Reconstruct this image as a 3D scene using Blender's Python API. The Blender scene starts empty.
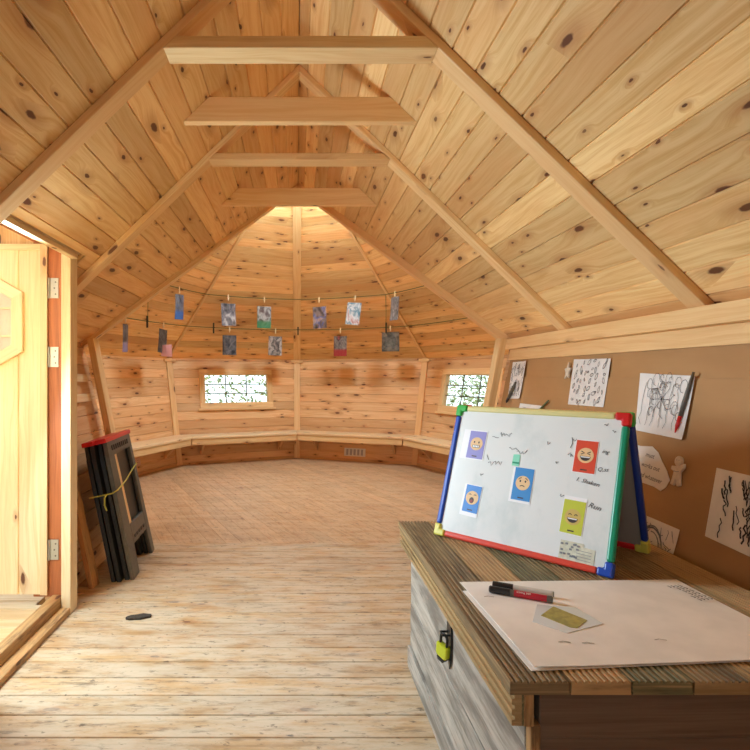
import bpy, math, random
from mathutils import Vector as V, Matrix
S = bpy.context.scene
COL = S.collection
PI = math.pi
rng = random.Random(7)
def rs(): return (rng.random(), rng.random())

# ------------------------------------------------------------------ mesh builder
class MB:
    def __init__(s): s.f = []
    def face(s, pts, G=None, seed=None, mi=0, uv=None, flip=False):
        pts = [V(p) for p in pts]
        if flip: pts = pts[::-1]; uv = uv[::-1] if uv else None
        n = V((0, 0, 0))
        for a, b in zip(pts, pts[1:] + pts[:1]): n += a.cross(b)
        if n.length < 1e-12: return
        n.normalize()
        if uv is None:
            G = V(G) if G is not None else V((1, 0, 0))
            g = G - n * n.dot(G)
            if g.length < .05 * G.length: g = n.orthogonal()
            g.normalize(); h = n.cross(g)
            uv = [(p.dot(g), p.dot(h)) for p in pts]
        s.f.append((pts, uv, seed or (.5, .5), mi))
    def prism(s, poly, vec, G=None, seed=None, mi=0, caps=(1, 1)):
        """extrude a planar polygon along vec; poly wound so its normal points against vec or with it, fixed here"""
        poly = [V(p) for p in poly]; vec = V(vec); seed = seed or rs()
        n = V((0, 0, 0))
        for a, b in zip(poly, poly[1:] + poly[:1]): n += a.cross(b)
        if n.dot(vec) > 0: poly = poly[::-1]
        top = [p + vec for p in poly]
        if G is None:
            L = max(((b - a) for a, b in zip(poly, poly[1:] + poly[:1])), key=lambda e: e.length)
            G = L if L.length > vec.length else vec
        if caps[0]: s.face(poly, G, seed, mi)
        if caps[1]: s.face(top[::-1], G, seed, mi)
        k = len(poly)
        for i in range(k):
            j = (i + 1) % k
            s.face([poly[j], poly[i], top[i], top[j]], G, seed, mi)
    def box(s, a, b, G=None, seed=None, mi=0):
        x0, y0, z0 = a; x1, y1, z1 = b
        if G is None:
            d = (abs(x1-x0), abs(y1-y0), abs(z1-z0)); k = d.index(max(d)); G = [0, 0, 0]; G[k] = 1
        s.prism([(x0, y0, z0), (x1, y0, z0), (x1, y1, z0), (x0, y1, z0)], (0, 0, z1-z0), G, seed, mi)
    def mbox(s, M, a, b, G=None, seed=None, mi=0):
        x0, y0, z0 = a; x1, y1, z1 = b
        if G is None:
            d = (abs(x1-x0), abs(y1-y0), abs(z1-z0)); k = d.index(max(d)); G = [0, 0, 0]; G[k] = 1
        G = M.to_3x3() @ V(G)
        s.prism([M @ V(p) for p in ((x0, y0, z0), (x1, y0, z0), (x1, y1, z0), (x0, y1, z0))], M.to_3x3() @ V((0, 0, z1-z0)), G, seed, mi)
    def mprism(s, M, poly, d, z=0, **k):
        s.prism([M @ V((p[0], p[1], z)) for p in poly], M.to_3x3() @ V((0, 0, d)), **k)
    def beam(s, p0, p1, wd, w, h, seed=None, mi=0):
        """bar from p0 to p1: width w along wd, height h on the +(axis x wd) side"""
        p0, p1 = V(p0), V(p1); ax = (p1-p0).normalized(); wd = V(wd); wd = (wd - ax*ax.dot(wd)).normalized(); hd = ax.cross(wd)
        s.prism([p0 - wd*w/2, p0 + wd*w/2, p0 + wd*w/2 + hd*h, p0 - wd*w/2 + hd*h], p1-p0, ax, seed, mi)
    def tube(s, path, r, n=8, seed=None, mi=0, closed=False, caps=True):
        path = [V(p) for p in path]; seed = seed or rs(); rings = []
        up = None; m = len(path)
        for i, p in enumerate(path):
            if closed: t = path[(i+1) % m] - path[i-1]
            else: t = path[min(i+1, m-1)] - path[max(i-1, 0)]
            t.normalize()
            if up is None: up = t.orthogonal().normalized()
            up = (up - t*t.dot(up))
            if up.length < 1e-6: up = t.orthogonal()
            up.normalize(); q = t.cross(up)
            rr = r[i] if isinstance(r, (list, tuple)) else r
            rings.append([p + (up*math.cos(2*PI*k/n) + q*math.sin(2*PI*k/n))*rr for k in range(n)])
        for i in range(m if closed else m-1):
            a, b = rings[i], rings[(i+1) % m]; ax = path[(i+1) % m] - path[i]
            for k in range(n):
                s.face([a[k], a[(k+1) % n], b[(k+1) % n], b[k]], ax, seed, mi)
        if caps and not closed:
            s.face(rings[0][::-1], None, seed, mi); s.face(rings[-1], None, seed, mi)
    def disc(s, M, c, rx, ry, n=20, z=0, mi=0, a0=0, a1=2*PI, seed=None):
        m = n if abs(a1-a0-2*PI) < 1e-6 else n+1
        s.face([M @ V((c[0]+rx*math.cos(a0+(a1-a0)*k/n), c[1]+ry*math.sin(a0+(a1-a0)*k/n), z)) for k in range(m)], None, seed, mi)
    def ribbon(s, M, pts, w, z=0, mi=0):
        """flat pen stroke on plane M"""
        P = [V((p[0], p[1], 0)) for p in pts]; L, R = [], []
        for i, p in enumerate(P):
            t = P[min(i+1, len(P)-1)] - P[max(i-1, 0)]
            if t.length < 1e-9: t = V((1, 0, 0))
            t.normalize(); q = V((-t.y, t.x, 0))*w/2
            L.append(p+q); R.append(p-q)
        for i in range(len(P)-1):
            a = [R[i], R[i+1], L[i+1], L[i]]
            s.face([M @ V((p.x, p.y, z)) for p in a], None, None, mi)
    def sheet(s, C, n=6, bulge=None, mi=0, seed=None, nrm=None):
        """bilinear sheet through 4 corners (bl, br, tr, tl), offset along nrm by bulge(u, v)"""
        C = [V(c) for c in C]; seed = seed or rs()
        nn = V(nrm) if nrm is not None else (C[1]-C[0]).cross(C[3]-C[0]).normalized()
        def P(u, v):
            p = (C[0]*(1-u)+C[1]*u)*(1-v) + (C[3]*(1-u)+C[2]*u)*v
            return p + nn*(bulge(u, v) if bulge else 0)
        for i in range(n):
            for j in range(n):
                q = [(i/n, j/n), ((i+1)/n, j/n), ((i+1)/n, (j+1)/n), (i/n, (j+1)/n)]
                s.face([P(*a) for a in q], None, seed, mi, uv=q)
    def build(s, name, mats, parent=None, bevel=0, smooth=False, solid=0, segs=2):
        if not isinstance(mats, (list, tuple)): mats = [mats]
        off = V(parent_loc(parent)) if parent is not None else V((0, 0, 0))
        idx, vs, fs, uvs, sd, mis = {}, [], [], [], [], []
        for pts, uv, seed, mi in s.f:
            ids, u2 = [], []
            for p, q in zip(pts, uv):
                p = p - off; k = (round(p.x, 5), round(p.y, 5), round(p.z, 5))
                if k not in idx: idx[k] = len(vs); vs.append(tuple(p))
                if idx[k] not in ids: ids.append(idx[k]); u2.append(q)
            if len(ids) < 3: continue
            fs.append(ids); uvs += u2; sd += [seed]*len(ids); mis.append(mi)
        me = bpy.data.meshes.new(name); me.from_pydata(vs, [], fs)
        for m in mats: me.materials.append(m)
        a = me.uv_layers.new(name='grain'); b = me.uv_layers.new(name='seed')
        a.data.foreach_set('uv', [x for q in uvs for x in q]); b.data.foreach_set('uv', [x for q in sd for x in q])
        me.polygons.foreach_set('material_index', mis)
        if smooth: me.polygons.foreach_set('use_smooth', [True]*len(fs))
        me.update()
        o = bpy.data.objects.new(name, me); COL.objects.link(o)
        if parent is not None: o.parent = parent
        if solid:
            m = o.modifiers.new('solid', 'SOLIDIFY'); m.thickness = solid; m.offset = -1
        if bevel:
            m = o.modifiers.new('bevel', 'BEVEL'); m.width = bevel; m.segments = segs; m.limit_method = 'ANGLE'; m.angle_limit = 0.6
        return o
def parent_loc(p):
    l = V((0, 0, 0))
    while p is not None: l += p.location; p = p.parent
    return l
def thing(name, label, cat, loc=(0, 0, 0), group=None):
    o = bpy.data.objects.new(name, None); COL.objects.link(o); o.location = loc; o.empty_display_size = .1
    return tag(o, label, cat, group)
def tag(o, label, cat, group=None):
    o['label'] = label; o['category'] = cat
    if group: o['group'] = group
    return o
def struct(o): o['kind'] = 'structure'; return o
def dup(root, loc):
    r = root.copy(); COL.objects.link(r); r.location = loc
    for ch in list(root.children):
        c = ch.copy(); COL.objects.link(c); c.parent = r
        for g in ch.children:
            d = g.copy(); COL.objects.link(d); d.parent = c
    return r

# ------------------------------------------------------------------ materials
class NT:
    def __init__(s, name):
        s.m = bpy.data.materials.new(name); s.m.use_nodes = True; s.t = s.m.node_tree; s.t.nodes.clear()
        s.out = s.n('ShaderNodeOutputMaterial')
    def n(s, typ, inp=None, **pr):
        x = s.t.nodes.new(typ)
        for k, v in pr.items(): setattr(x, k, v)
        for k, v in (inp or {}).items():
            if isinstance(v, bpy.types.NodeSocket): s.t.links.new(v, x.inputs[k])
            else: x.inputs[k].default_value = v
        return x
    def math(s, op, a, b=0., c=0., clamp=False): return s.n('ShaderNodeMath', {0: a, 1: b, 2: c}, operation=op, use_clamp=clamp).outputs[0]
    def mix(s, f, a, b, bl='MIX'): return s.n('ShaderNodeMix', {0: f, 6: a, 7: b}, data_type='RGBA', blend_type=bl).outputs[2]
    def step(s, x, a, b, lo=0., hi=1.): return s.n('ShaderNodeMapRange', {0: x, 1: a, 2: b, 3: lo, 4: hi}, interpolation_type='SMOOTHSTEP').outputs[0]
    def comb(s, x, y, z=0.): return s.n('ShaderNodeCombineXYZ', {0: x, 1: y, 2: z}).outputs[0]
    def noise(s, v, sc=1., det=3., rough=.55, dist=0.): return s.n('ShaderNodeTexNoise', {'Vector': v, 'Scale': sc, 'Detail': det, 'Roughness': rough, 'Distortion': dist}).outputs[0]
    def bsdf(s, col, rough=.5, bump=None, bd=.3, bdist=.002, **k):
        i = {'Base Color': col, 'Roughness': rough}; i.update(k)
        b = s.n('ShaderNodeBsdfPrincipled', i)
        if bump is not None:
            bn = s.n('ShaderNodeBump', {'Height': bump, 'Strength': bd, 'Distance': bdist}); s.t.links.new(bn.outputs[0], b.inputs['Normal'])
        s.t.links.new(b.outputs[0], s.out.inputs[0]); return s.m
def rgb(r, g, b): return (r, g, b, 1)
def srgb(h):
    h = h.lstrip('#'); c = [int(h[i:i+2], 16)/255 for i in (0, 2, 4)]
    return tuple((x/12.92 if x <= .04045 else ((x+.055)/1.055)**2.4) for x in c) + (1,)
def uvseed(t):
    g = t.n('ShaderNodeUVMap', uv_map='grain').outputs[0]; sd = t.n('ShaderNodeUVMap', uv_map='seed').outputs[0]
    a = t.n('ShaderNodeSeparateXYZ', {0: g}); b = t.n('ShaderNodeSeparateXYZ', {0: sd})
    return a.outputs[0], a.outputs[1], b.outputs[0], b.outputs[1]
def wood(name, light, dark, warm, knot='#5a2c14', rough=.5, gs=1.15, knots=.66, tone=.18, wear=None, ksize=1.):
    t = NT(name); u, v, sx, sy = uvseed(t)
    U = t.math('ADD', u, t.math('MULTIPLY', sx, 37.3)); W = t.math('ADD', v, t.math('MULTIPLY', sy, 53.1))
    # knots
    kv = t.comb(t.math('MULTIPLY', U, 3.4), t.math('MULTIPLY', W, 9.5))
    vo = t.n('ShaderNodeTexVoronoi', {'Vector': kv, 'Scale': 1., 'Randomness': .9}, voronoi_dimensions='2D')
    kn = t.noise(t.comb(t.math('MULTIPLY', U, 30.), t.math('MULTIPLY', W, 40.)), 1., 2.)
    cs = t.n('ShaderNodeSeparateColor', {0: vo.outputs['Color']})
    d = t.math('ADD', vo.outputs['Distance'], t.math('MULTIPLY', t.math('SUBTRACT', kn, .5), .09))
    d = t.math('DIVIDE', d, t.math('MULTIPLY_ADD', t.math('POWER', cs.outputs[1], 2.2), 1.0*ksize, .36*ksize))
    on = t.step(cs.outputs[0], 1-knots-.02, 1-knots)
    km = t.math('MULTIPLY', on, t.step(d, .115, .07)); ring = t.math('MULTIPLY', on, t.step(d, .45, .08))
    bend = t.math('MULTIPLY', t.math('MULTIPLY', on, t.step(d, .6, .0)), .035)
    W2 = t.math('ADD', W, bend)
    wob = t.noise(t.comb(t.math('MULTIPLY', U, 1.1), t.math('MULTIPLY', W2, 7.)), 1., 2.)
    g1 = t.noise(t.comb(t.math('MULTIPLY', U, 1.6), t.math('ADD', t.math('MULTIPLY', W2, 55.), t.math('MULTIPLY', wob, 7.))), 1., 4., .6)
    g2 = t.noise(t.comb(t.math('MULTIPLY', U, 7.), t.math('MULTIPLY', W2, 230.)), 1., 2., .6)
    g = t.math('ADD', t.math('MULTIPLY', g1, .75), t.math('MULTIPLY', g2, .25))
    gm = t.math('MULTIPLY', t.step(g, .38, .68), .8*gs)
    c = t.mix(gm, light, dark)
    c = t.mix(t.math('MULTIPLY', t.step(wob, .45, .7), .35), c, warm)
    c = t.mix(t.math('MULTIPLY', t.math('MULTIPLY', sy, sy), .55), c, warm)
    val = t.math('MULTIPLY_ADD', sx, 2*tone, 1-tone)
    c = t.n('ShaderNodeHueSaturation', {'Hue': .5, 'Saturation': 1., 'Value': val, 'Fac': 1., 'Color': c}).outputs[0]
    c = t.mix(t.math('MULTIPLY', ring, .42), c, srgb('#a4602c'))
    c = t.mix(t.math('MULTIPLY', km, .95), c, srgb(knot))
    r = rough
    if wear:
        pos = t.n('ShaderNodeNewGeometry').outputs[0]
        c = wear(t, c, pos, U, W)
    return t.bsdf(c, r, bump=g, bd=.12)
def floor_wear(pale, dirt, amt, dirtamt):
    def f(t, c, pos, U, W):
        m = t.n('ShaderNodeMapping', {'Vector': pos, 'Scale': (2.2, 7., 1)}).outputs[0]
        a = t.noise(m, 1.6, 6., .68)
        c = t.mix(t.math('MULTIPLY', t.step(a, .3, .62), amt), c, pale)
        b = t.noise(t.comb(t.math('MULTIPLY', U, 6.), t.math('MULTIPLY', W, 30.)), 1., 6., .75)
        c = t.mix(t.math('MULTIPLY', t.step(b, .5, .72), dirtamt), c, dirt)
        e = t.noise(t.n('ShaderNodeMapping', {'Vector': pos, 'Scale': (9, 20, 1)}).outputs[0], 2.2, 4., .65)
        c = t.mix(t.math('MULTIPLY', t.step(e, .59, .69), .7), c, srgb('#43311f'))
        k = t.noise(t.n('ShaderNodeMapping', {'Vector': pos, 'Scale': (1.2, 1.8, 1)}).outputs[0], 1.3, 5., .6)
        return t.mix(t.math('MULTIPLY', t.step(k, .5, .75), .3), c, dirt)
    return f
PINE = wood('pine', srgb('#f1d298'), srgb('#dbad6a'), srgb('#dca266'), tone=.2)
PINEW = wood('pine_wall', srgb('#eccb9c'), srgb('#d6a873'), srgb('#d69f68'))
PINEB = wood('pine_beam', srgb('#f0d4a0'), srgb('#deb67c'), srgb('#e2b27a'), knots=.22, tone=.08)
PINEP = wood('pine_pale', srgb('#f3e2bc'), srgb('#e6c896'), srgb('#e6c08c'), knots=.25, tone=.08)
FLR = wood('floor_board', srgb('#c4a070'), srgb('#a07a4a'), srgb('#ab7c4a'), knots=.4, tone=.12, ksize=.8, rough=.5, wear=floor_wear(srgb('#cfc1a8'), srgb('#65523c'), .75, .8))
FLO = wood('floor_board_inner', srgb('#c9a47a'), srgb('#a67c52'), srgb('#b28456'), knots=.4, tone=.12, ksize=.8, rough=.42, wear=floor_wear(srgb('#d3bd9c'), srgb('#6f4f36'), .6, .6))
DECKO = wood('porch_board', srgb('#dcc8a0'), srgb('#c2a476'), srgb('#cda874'), knots=.2, tone=.1)
SHADEBROWN = wood('shaded_brown_frame', srgb('#b56a3c'), srgb('#8f4c28'), srgb('#a0582f'), knots=.1)  # red-brown that also holds the shade of the door rebate and head
def sill_wear(t, c, pos, U, W):
    b = t.noise(t.comb(t.math('MULTIPLY', U, 4.), t.math('MULTIPLY', W, 22.)), 1., 5., .7)
    return t.mix(t.math('MULTIPLY', t.step(b, .5, .66), .75), c, srgb('#5a4028'))
SILL = wood('sill_board', srgb('#c09a68'), srgb('#9c7446'), srgb('#a06e42'), knots=.3, wear=sill_wear)
def deckmat():
    t = NT('grooved_decking'); u, v, sx, sy = uvseed(t)
    r = t.n('ShaderNodeValToRGB', {0: sx}); cr = r.color_ramp; cr.interpolation = 'CONSTANT'
    cols = ['#7d6848', '#b8935f', '#6c6846', '#a88a5c', '#94784e', '#bb9462']
    while len(cr.elements) < len(cols): cr.elements.new(.5)
    for i, c in enumerate(cols): cr.elements[i].position = i/len(cols); cr.elements[i].color = srgb(c)
    g = t.noise(t.comb(t.math('MULTIPLY', u, 3.), t.math('MULTIPLY', t.math('ADD', v, sy), 120.)), 1., 5., .65)
    c = t.mix(t.math('MULTIPLY', t.step(g, .4, .75), .8), r.outputs[0], srgb('#bfa174'))
    b = t.noise(t.comb(t.math('MULTIPLY', u, 4.), t.math('MULTIPLY', v, 18.), sy), 1., 4., .65)
    c = t.mix(t.math('MULTIPLY', t.step(b, .5, .7), .6), c, srgb('#3a2c1c'))
    return t.bsdf(c, .62, bump=g, bd=.25)
DECK = deckmat()
def greyboard():
    t = NT('weathered_grey_board'); u, v, sx, sy = uvseed(t)
    uu = t.math('ADD', u, t.math('MULTIPLY', sx, 9.)); vv = t.math('ADD', v, t.math('MULTIPLY', sy, 9.))
    a = t.noise(t.comb(t.math('MULTIPLY', uu, 2.2), t.math('MULTIPLY', vv, 13.)), 1., 6., .68, .6)
    b = t.noise(t.comb(t.math('MULTIPLY', uu, 5.), t.math('MULTIPLY', vv, 90.)), 1., 4., .65)
    c = t.mix(t.step(a, .34, .64), srgb('#7d766c'), srgb('#bdb6aa'))
    c = t.mix(t.math('MULTIPLY', t.step(b, .48, .7), .6), c, srgb('#6f665a'))
    return t.bsdf(c, .75, bump=t.math('ADD', a, b), bd=.5, bdist=.004)
GREY = greyboard()
DARKW = wood('dark_stained_board', srgb('#7a6350'), srgb('#5e4836'), srgb('#6a5040'), knot='#1c120c', rough=.55, knots=.15)
def plain(name, col, rough=.5, mott=0., sc=30., **k):
    t = NT(name); c = srgb(col) if isinstance(col, str) else col
    if mott:
        n = t.noise(t.n('ShaderNodeTexCoord').outputs['Object'], sc, 4.)
        d = tuple(x*(1-mott) for x in c[:3]) + (1,); l = tuple(min(1, x*(1+mott)) for x in c[:3]) + (1,)
        c = t.mix(t.step(n, .3, .7), d, l)
    return t.bsdf(c, rough, **k)
def cardboard():
    t = NT('cardboard'); p = t.n('ShaderNodeNewGeometry').outputs[0]
    n = t.noise(t.n('ShaderNodeMapping', {'Vector': p, 'Scale': (1, 1.2, 2.4)}).outputs[0], 1.5, 4.)
    s = t.noise(t.n('ShaderNodeMapping', {'Vector': p, 'Scale': (1, 3, 150)}).outputs[0], 1., 2.)
    c = t.mix(t.step(n, .3, .7), srgb('#b08556'), srgb('#bd9262'))
    c = t.mix(t.math('MULTIPLY', s, .12), c, srgb('#936a42'))
    return t.bsdf(c, .7)
CARD = cardboard()
def glassmat():
    t = NT('window_glass'); a = t.n('ShaderNodeBsdfTransparent', {0: (.97, .99, .98, 1)}); g = t.n('ShaderNodeBsdfGlossy', {0: (1, 1, 1, 1), 'Roughness': .02})
    m = t.n('ShaderNodeMixShader', {0: .06, 1: a.outputs[0], 2: g.outputs[0]})
    t.t.links.new(m.outputs[0], t.out.inputs[0]); return t.m
GLASS = glassmat()
def leafmat():
    t = NT('leaf'); u, v, sx, sy = uvseed(t)
    c = t.mix(sx, srgb('#5c7a44'), srgb('#c3cfa0'))
    b = t.n('ShaderNodeBsdfDiffuse', {0: c}); tr = t.n('ShaderNodeBsdfTranslucent', {0: c})
    m = t.n('ShaderNodeMixShader', {0: .45, 1: b.outputs[0], 2: tr.outputs[0]}); t.t.links.new(m.outputs[0], t.out.inputs[0]); return t.m
LEAF = leafmat()
GROUND = plain('ground_earth', '#8d8a62', .9, .35, 3.)
PAPER = plain('paper', '#e9e6e2', .7, .04, 12.)
PAPERP = plain('paper_pinkish', '#f6f1ea', .7, .05, 9.)
INK = plain('ink', '#33333c', .7)
INKL = plain('ink_pale', '#7d8085', .7)
BLACK = plain('black_plastic', '#1c1c1e', .38)
CHAR = plain('charcoal_plastic', '#5c584f', .5, .12, 40.)
CHARD = plain('dark_plastic', '#201f1e', .5, .1, 40.)
RED = plain('red_plastic', '#cf1f22', .35)
STEEL = plain('steel', '#b9b6ac', .35, Metallic=.8)
BLUE = plain('blue_plastic', '#1e4bb0', .3)
TEAL = plain('teal_plastic', '#0d8f6c', .3)
GRN = plain('green_plastic', '#31b04a', .3)
YEL = plain('yellow_plastic', '#d8cf57', .35)
CREAM = plain('cream_plastic', '#d9cf90', .35)
SALM = plain('salmon_red_plastic', '#d94a3a', .3)
NAVY = plain('navy_plastic', '#1c3a90', .3)
def whiteboard():
    t = NT('whiteboard'); p = t.n('ShaderNodeTexCoord').outputs['Object']
    n = t.noise(t.n('ShaderNodeMapping', {'Vector': p, 'Scale': (1, 1, .7)}).outputs[0], 6., 5., .6)
    c = t.mix(t.math('MULTIPLY', t.step(n, .52, .72), .5), srgb('#e4e8e7'), srgb('#c2cfcf'))
    return t.bsdf(c, .22)
WB = whiteboard()
WBACK = plain('board_back', '#8e8880', .6)
STRING = plain('green_twine', '#4a5a2c', .8)
TWINE = plain('yellow_twine', '#c8c25a', .7)
CLAY = plain('white_clay', '#ddd0bd', .7, .08, 60.)

# ------------------------------------------------------------------ planks
def clip(poly, a, b, c):
    """keep a*u+b*v>=c"""
    out = []
    for p, q in zip(poly, poly[1:] + poly[:1]):
        dp, dq = a*p[0]+b*p[1]-c, a*q[0]+b*q[1]-c
        if dp >= 0: out.append(p)
        if (dp >= 0) != (dq >= 0):
            k = dp/(dp-dq); out.append((p[0]+(q[0]-p[0])*k, p[1]+(q[1]-p[1])*k))
    return out
def planks(mb, polys, O, U, N, w=.112, thick=.035, v0=0., gw=.0045, gd=.007, seg=0, key=0, back=True):
    """boards along U on the plane (O, U, N): N is the side that is seen. polys: convex, in (u, v)"""
    O, U, N = V(O), V(U).normalized(), V(N).normalized(); Vv = N.cross(U).normalized()
    for poly in polys:
        lo = min(p[1] for p in poly); hi = max(p[1] for p in poly)
        for k in range(int(math.floor((lo-v0)/w)), int(math.ceil((hi-v0)/w))):
            r = random.Random(k*131+key*7919); a = v0+k*w; b = a+w
            sg = [(-99, 99)]
            if seg:
                x = -20 + r.random()*seg; sg = [(-99, x)]
                while x < 20: y = x + seg*(.7+.6*r.random()); sg.append((x, y)); x = y
            for s0, s1 in sg:
                seed = (r.random(), r.random())
                pl = clip(clip(poly, 1, 0, s0), -1, 0, -s1) if seg else poly
                if len(pl) < 3: continue
                e = .0012 if seg else 0
                for (c0, c1, h0, h1) in ((a, a+gw, -gd, 0), (a+gw, b-gw, 0, 0), (b-gw, b, 0, -gd)):
                    q = clip(clip(pl, 0, 1, c0), 0, -1, -c1)
                    if len(q) < 3: continue
                    f = lambda vv: h0+(h1-h0)*(vv-c0)/(c1-c0)
                    pts = [O+U*p[0]+Vv*p[1]+N*f(p[1]) for p in q]
                    nn = V((0, 0, 0))
                    for i in range(len(pts)): nn += pts[i].cross(pts[(i+1) % len(pts)])
                    mb.face(pts, None, seed, 0, uv=[(p[0], p[1]) for p in q], flip=nn.dot(N) < 0)
        if back: mb.prism([O+U*p[0]+Vv*p[1]-N*(gd+.0005) for p in poly], -N*thick, U, (.5, .5))
def holed(poly, u0, u1, v0, v1):
    L = clip(poly, -1, 0, -u0); R = clip(poly, 1, 0, u1); M = clip(clip(poly, 1, 0, u0), -1, 0, -u1)
    return [p for p in (L, R, clip(M, 0, -1, -v0), clip(M, 0, 1, v1)) if len(p) > 2]
def panel3(pts, U, inside, **k):
    """plank panel through 3-D polygon pts, seen from the point inside"""
    pts = [V(p) for p in pts]; n = V((0, 0, 0))
    for a, b in zip(pts, pts[1:] + pts[:1]): n += a.cross(b)
    n.normalize()
    if n.dot(V(inside)-pts[0]) < 0: n = -n
    U = V(U); U = (U - n*n.dot(U)).normalized(); W = n.cross(U); O = pts[0]
    return O, U, n, [((p-O).dot(U), (p-O).dot(W)) for p in pts]

# ------------------------------------------------------------------ room dimensions (metres): camera at x=0,y=0; +y into the room
RX, HE = .013, 1.4025          # wall foot half-width, foot, eave height
def wallx(z): return 1.22 + .186*z       # the walls lean outwards
XE, RZ, SL = 1.486, 2.838, .966          # eave half-width, ridge height, roof slope
YC, RB, LEAN = 5.65, 2.20, .186          # eight-sided end: centre, corner radius at the floor
RE = RB + LEAN*HE; APZ = HE + RE*math.cos(PI/8)*SL
YB = -1.0
def oct_(i, r, z): a = PI/2 - i*PI/4; return V((r*math.cos(a), YC + r*math.sin(a), z))   # corner 0 farthest, + to the east
def rz(z): return RB + LEAN*z
def cone_r(z): return (APZ-z)/(APZ-HE)*RE
MID = V((0, 3.5, 1.0))

# floor
mb = MB()
planks(mb, [[(-1.3, YB), (1.3, YB), (1.3, 3.86), (-1.3, 3.86)]], (0, 0, 0), (1, 0, 0), (0, 0, 1), w=.118, v0=.02, key=1, gw=.004, gd=.006)
struct(mb.build('floor', FLR))
mb = MB()
poly = [V((-1.3, 3.86, 0)), V((1.3, 3.86, 0))] + [oct_(i, RB, 0) for i in (3, 2, 1, 0, -1, -2, -3)]
O, U, n, p2 = panel3(poly, (-.40, .916, 0), MID)
planks(mb, [p2], O, U, n, w=.105, key=2, gw=.002, gd=.002)
struct(mb.build('floor', FLO))

# extension roof
def slope(sgn, key, holes=None):
    mb = MB(); e = V((sgn*XE, YB, HE)); nrm = V((-sgn*SL, 0, -1)).normalized()
    e.x += RX; pts = [e, V((sgn*XE+RX, 3.83, HE)), V((RX, 4.825, RZ)), V((RX, YB, RZ))]
    O, U, n, p2 = panel3(pts, (0, 1, 0), MID)
    polys = [p2]
    if holes: polys = holed(p2, *holes(O, U, n))
    planks(mb, polys, O, U, n, w=.113, key=key, v0=.03)
    return struct(mb.build('ceiling', PINE))
slope(1, 3)
def hole_left(O, U, n):
    W = n.cross(U); s = (XE-1.09)/math.cos(math.atan(SL)); v = [0, s] if W.z > 0 else [-s, 0]
    u = sorted(((V((0, 1.93, 0))-V((0, O.y, 0))).dot(U), (V((0, 2.80, 0))-V((0, O.y, 0))).dot(U)))
    return u[0], u[1], v[0]-.2 if v[0] == 0 else v[0], v[1] if v[0] == 0 else v[1]+.2
slope(-1, 4, hole_left)

mb = MB(); mb.prism([V((-.12, YB-.03, RZ-.08)), V((0, YB-.03, RZ+.04)), V((.12, YB-.03, RZ-.08)), V((.12, YB-.03, RZ)), V((0, YB-.03, RZ+.12)), V((-.12, YB-.03, RZ))], (0, 5.9, 0), (0, 1, 0)); struct(mb.build('ceiling_ridge_cap', PINEB))
# eight-sided roof
SKY = 3.27; RS = cone_r(SKY)
for i in range(-4, 4):
    a, b = i, i+1
    A, B = oct_(a, RE, HE), oct_(b, RE, HE); C, D = oct_(b, RS, SKY), oct_(a, RS, SKY)
    if i in (3, -4):          # the front panels are cut by the valley of the extension roof
        s = 1 if i == 3 else -1; J = V((s*XE, 3.806, HE)); K = V((0, 4.80, RZ))
        pts = [A, J, K, C, D] if i == 3 else [J, B, C, D, K]
        # K lies on the rib between the two front panels
    else: pts = [A, B, C, D]
    O, U, n, p2 = panel3(pts, B-A, V((0, YC, 1)))
    mb = MB(); planks(mb, [p2], O, U, n, w=.108, key=20+i, v0=.0)
    struct(mb.build('ceiling', PINE))

# ribs of the eight-sided roof
num = [0]
def trim(mb, mat=None, bevel=.003, parent=None):
    num[0] += 1; return struct(mb.build('trim_%d' % num[0], mat or PINEB, parent, bevel=bevel))
def on_cone(i, z, off=0.): r = cone_r(z)-off; return oct_(i, r, z)
for i, w in ((0, .10), (1, .035), (-1, .035), (2, .05), (-2, .05), (3, .05), (-3, .05)):
    a = PI/2-i*PI/4; tang = V((-math.sin(a), math.cos(a), 0)); p0, p1 = on_cone(i, HE-.01), on_cone(i, SKY)
    mb = MB(); mb.beam(p0, p1, tang, w, .026); 
    trim(mb)
# valley boards where the two roofs meet
for s in (1, -1):
    p0, p1 = V((s*XE, 3.806, HE)), V((0, 4.80, RZ)); ax = (p1-p0).normalized()
    dn = V((-s*.35, 0, -.55)); dn = (dn-ax*ax.dot(dn)).normalized(); wd = ax.cross(dn).normalized()
    mb = MB(); p0 = p0 - ax*.02; hw = .045
    mb.prism([p0-wd*hw-dn*.02, p0+wd*hw-dn*.02, p0+wd*hw+dn*.035, p0-wd*hw+dn*.035], p1-p0, ax)
    trim(mb)
# skylight at the top of the cone
w3 = bpy.data.objects.new('window_3', None); COL.objects.link(w3); w3.location = (0, YC, SKY); struct(w3)
mb = MB()
for i in range(8):
    A, B = oct_(i, RS, SKY-.03), oct_(i+1, RS, SKY-.03); A2, B2 = oct_(i, RS, SKY+.16), oct_(i+1, RS, SKY+.16)
    o1 = (A-V((0, YC, A.z))).normalized()*.03; o2 = (B-V((0, YC, B.z))).normalized()*.03
    for q in ([A, B, B2, A2], [A+o1, A2+o1, B2+o2, B+o2], [A2, B2, B2+o2, A2+o1], [A, A+o1, B+o2, B]): mb.face(q, B-A, (.4, .4))
struct(mb.build('window_frame', PINEB, w3))
mb = MB(); top = [oct_(i, RS+.05, SKY+.163) for i in range(8)]
for i in range(8): mb.face([top[i], top[(i+1) % 8], V((0, YC, SKY+.36))], None, flip=True)
struct(mb.build('pane', GLASS, w3))

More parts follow.
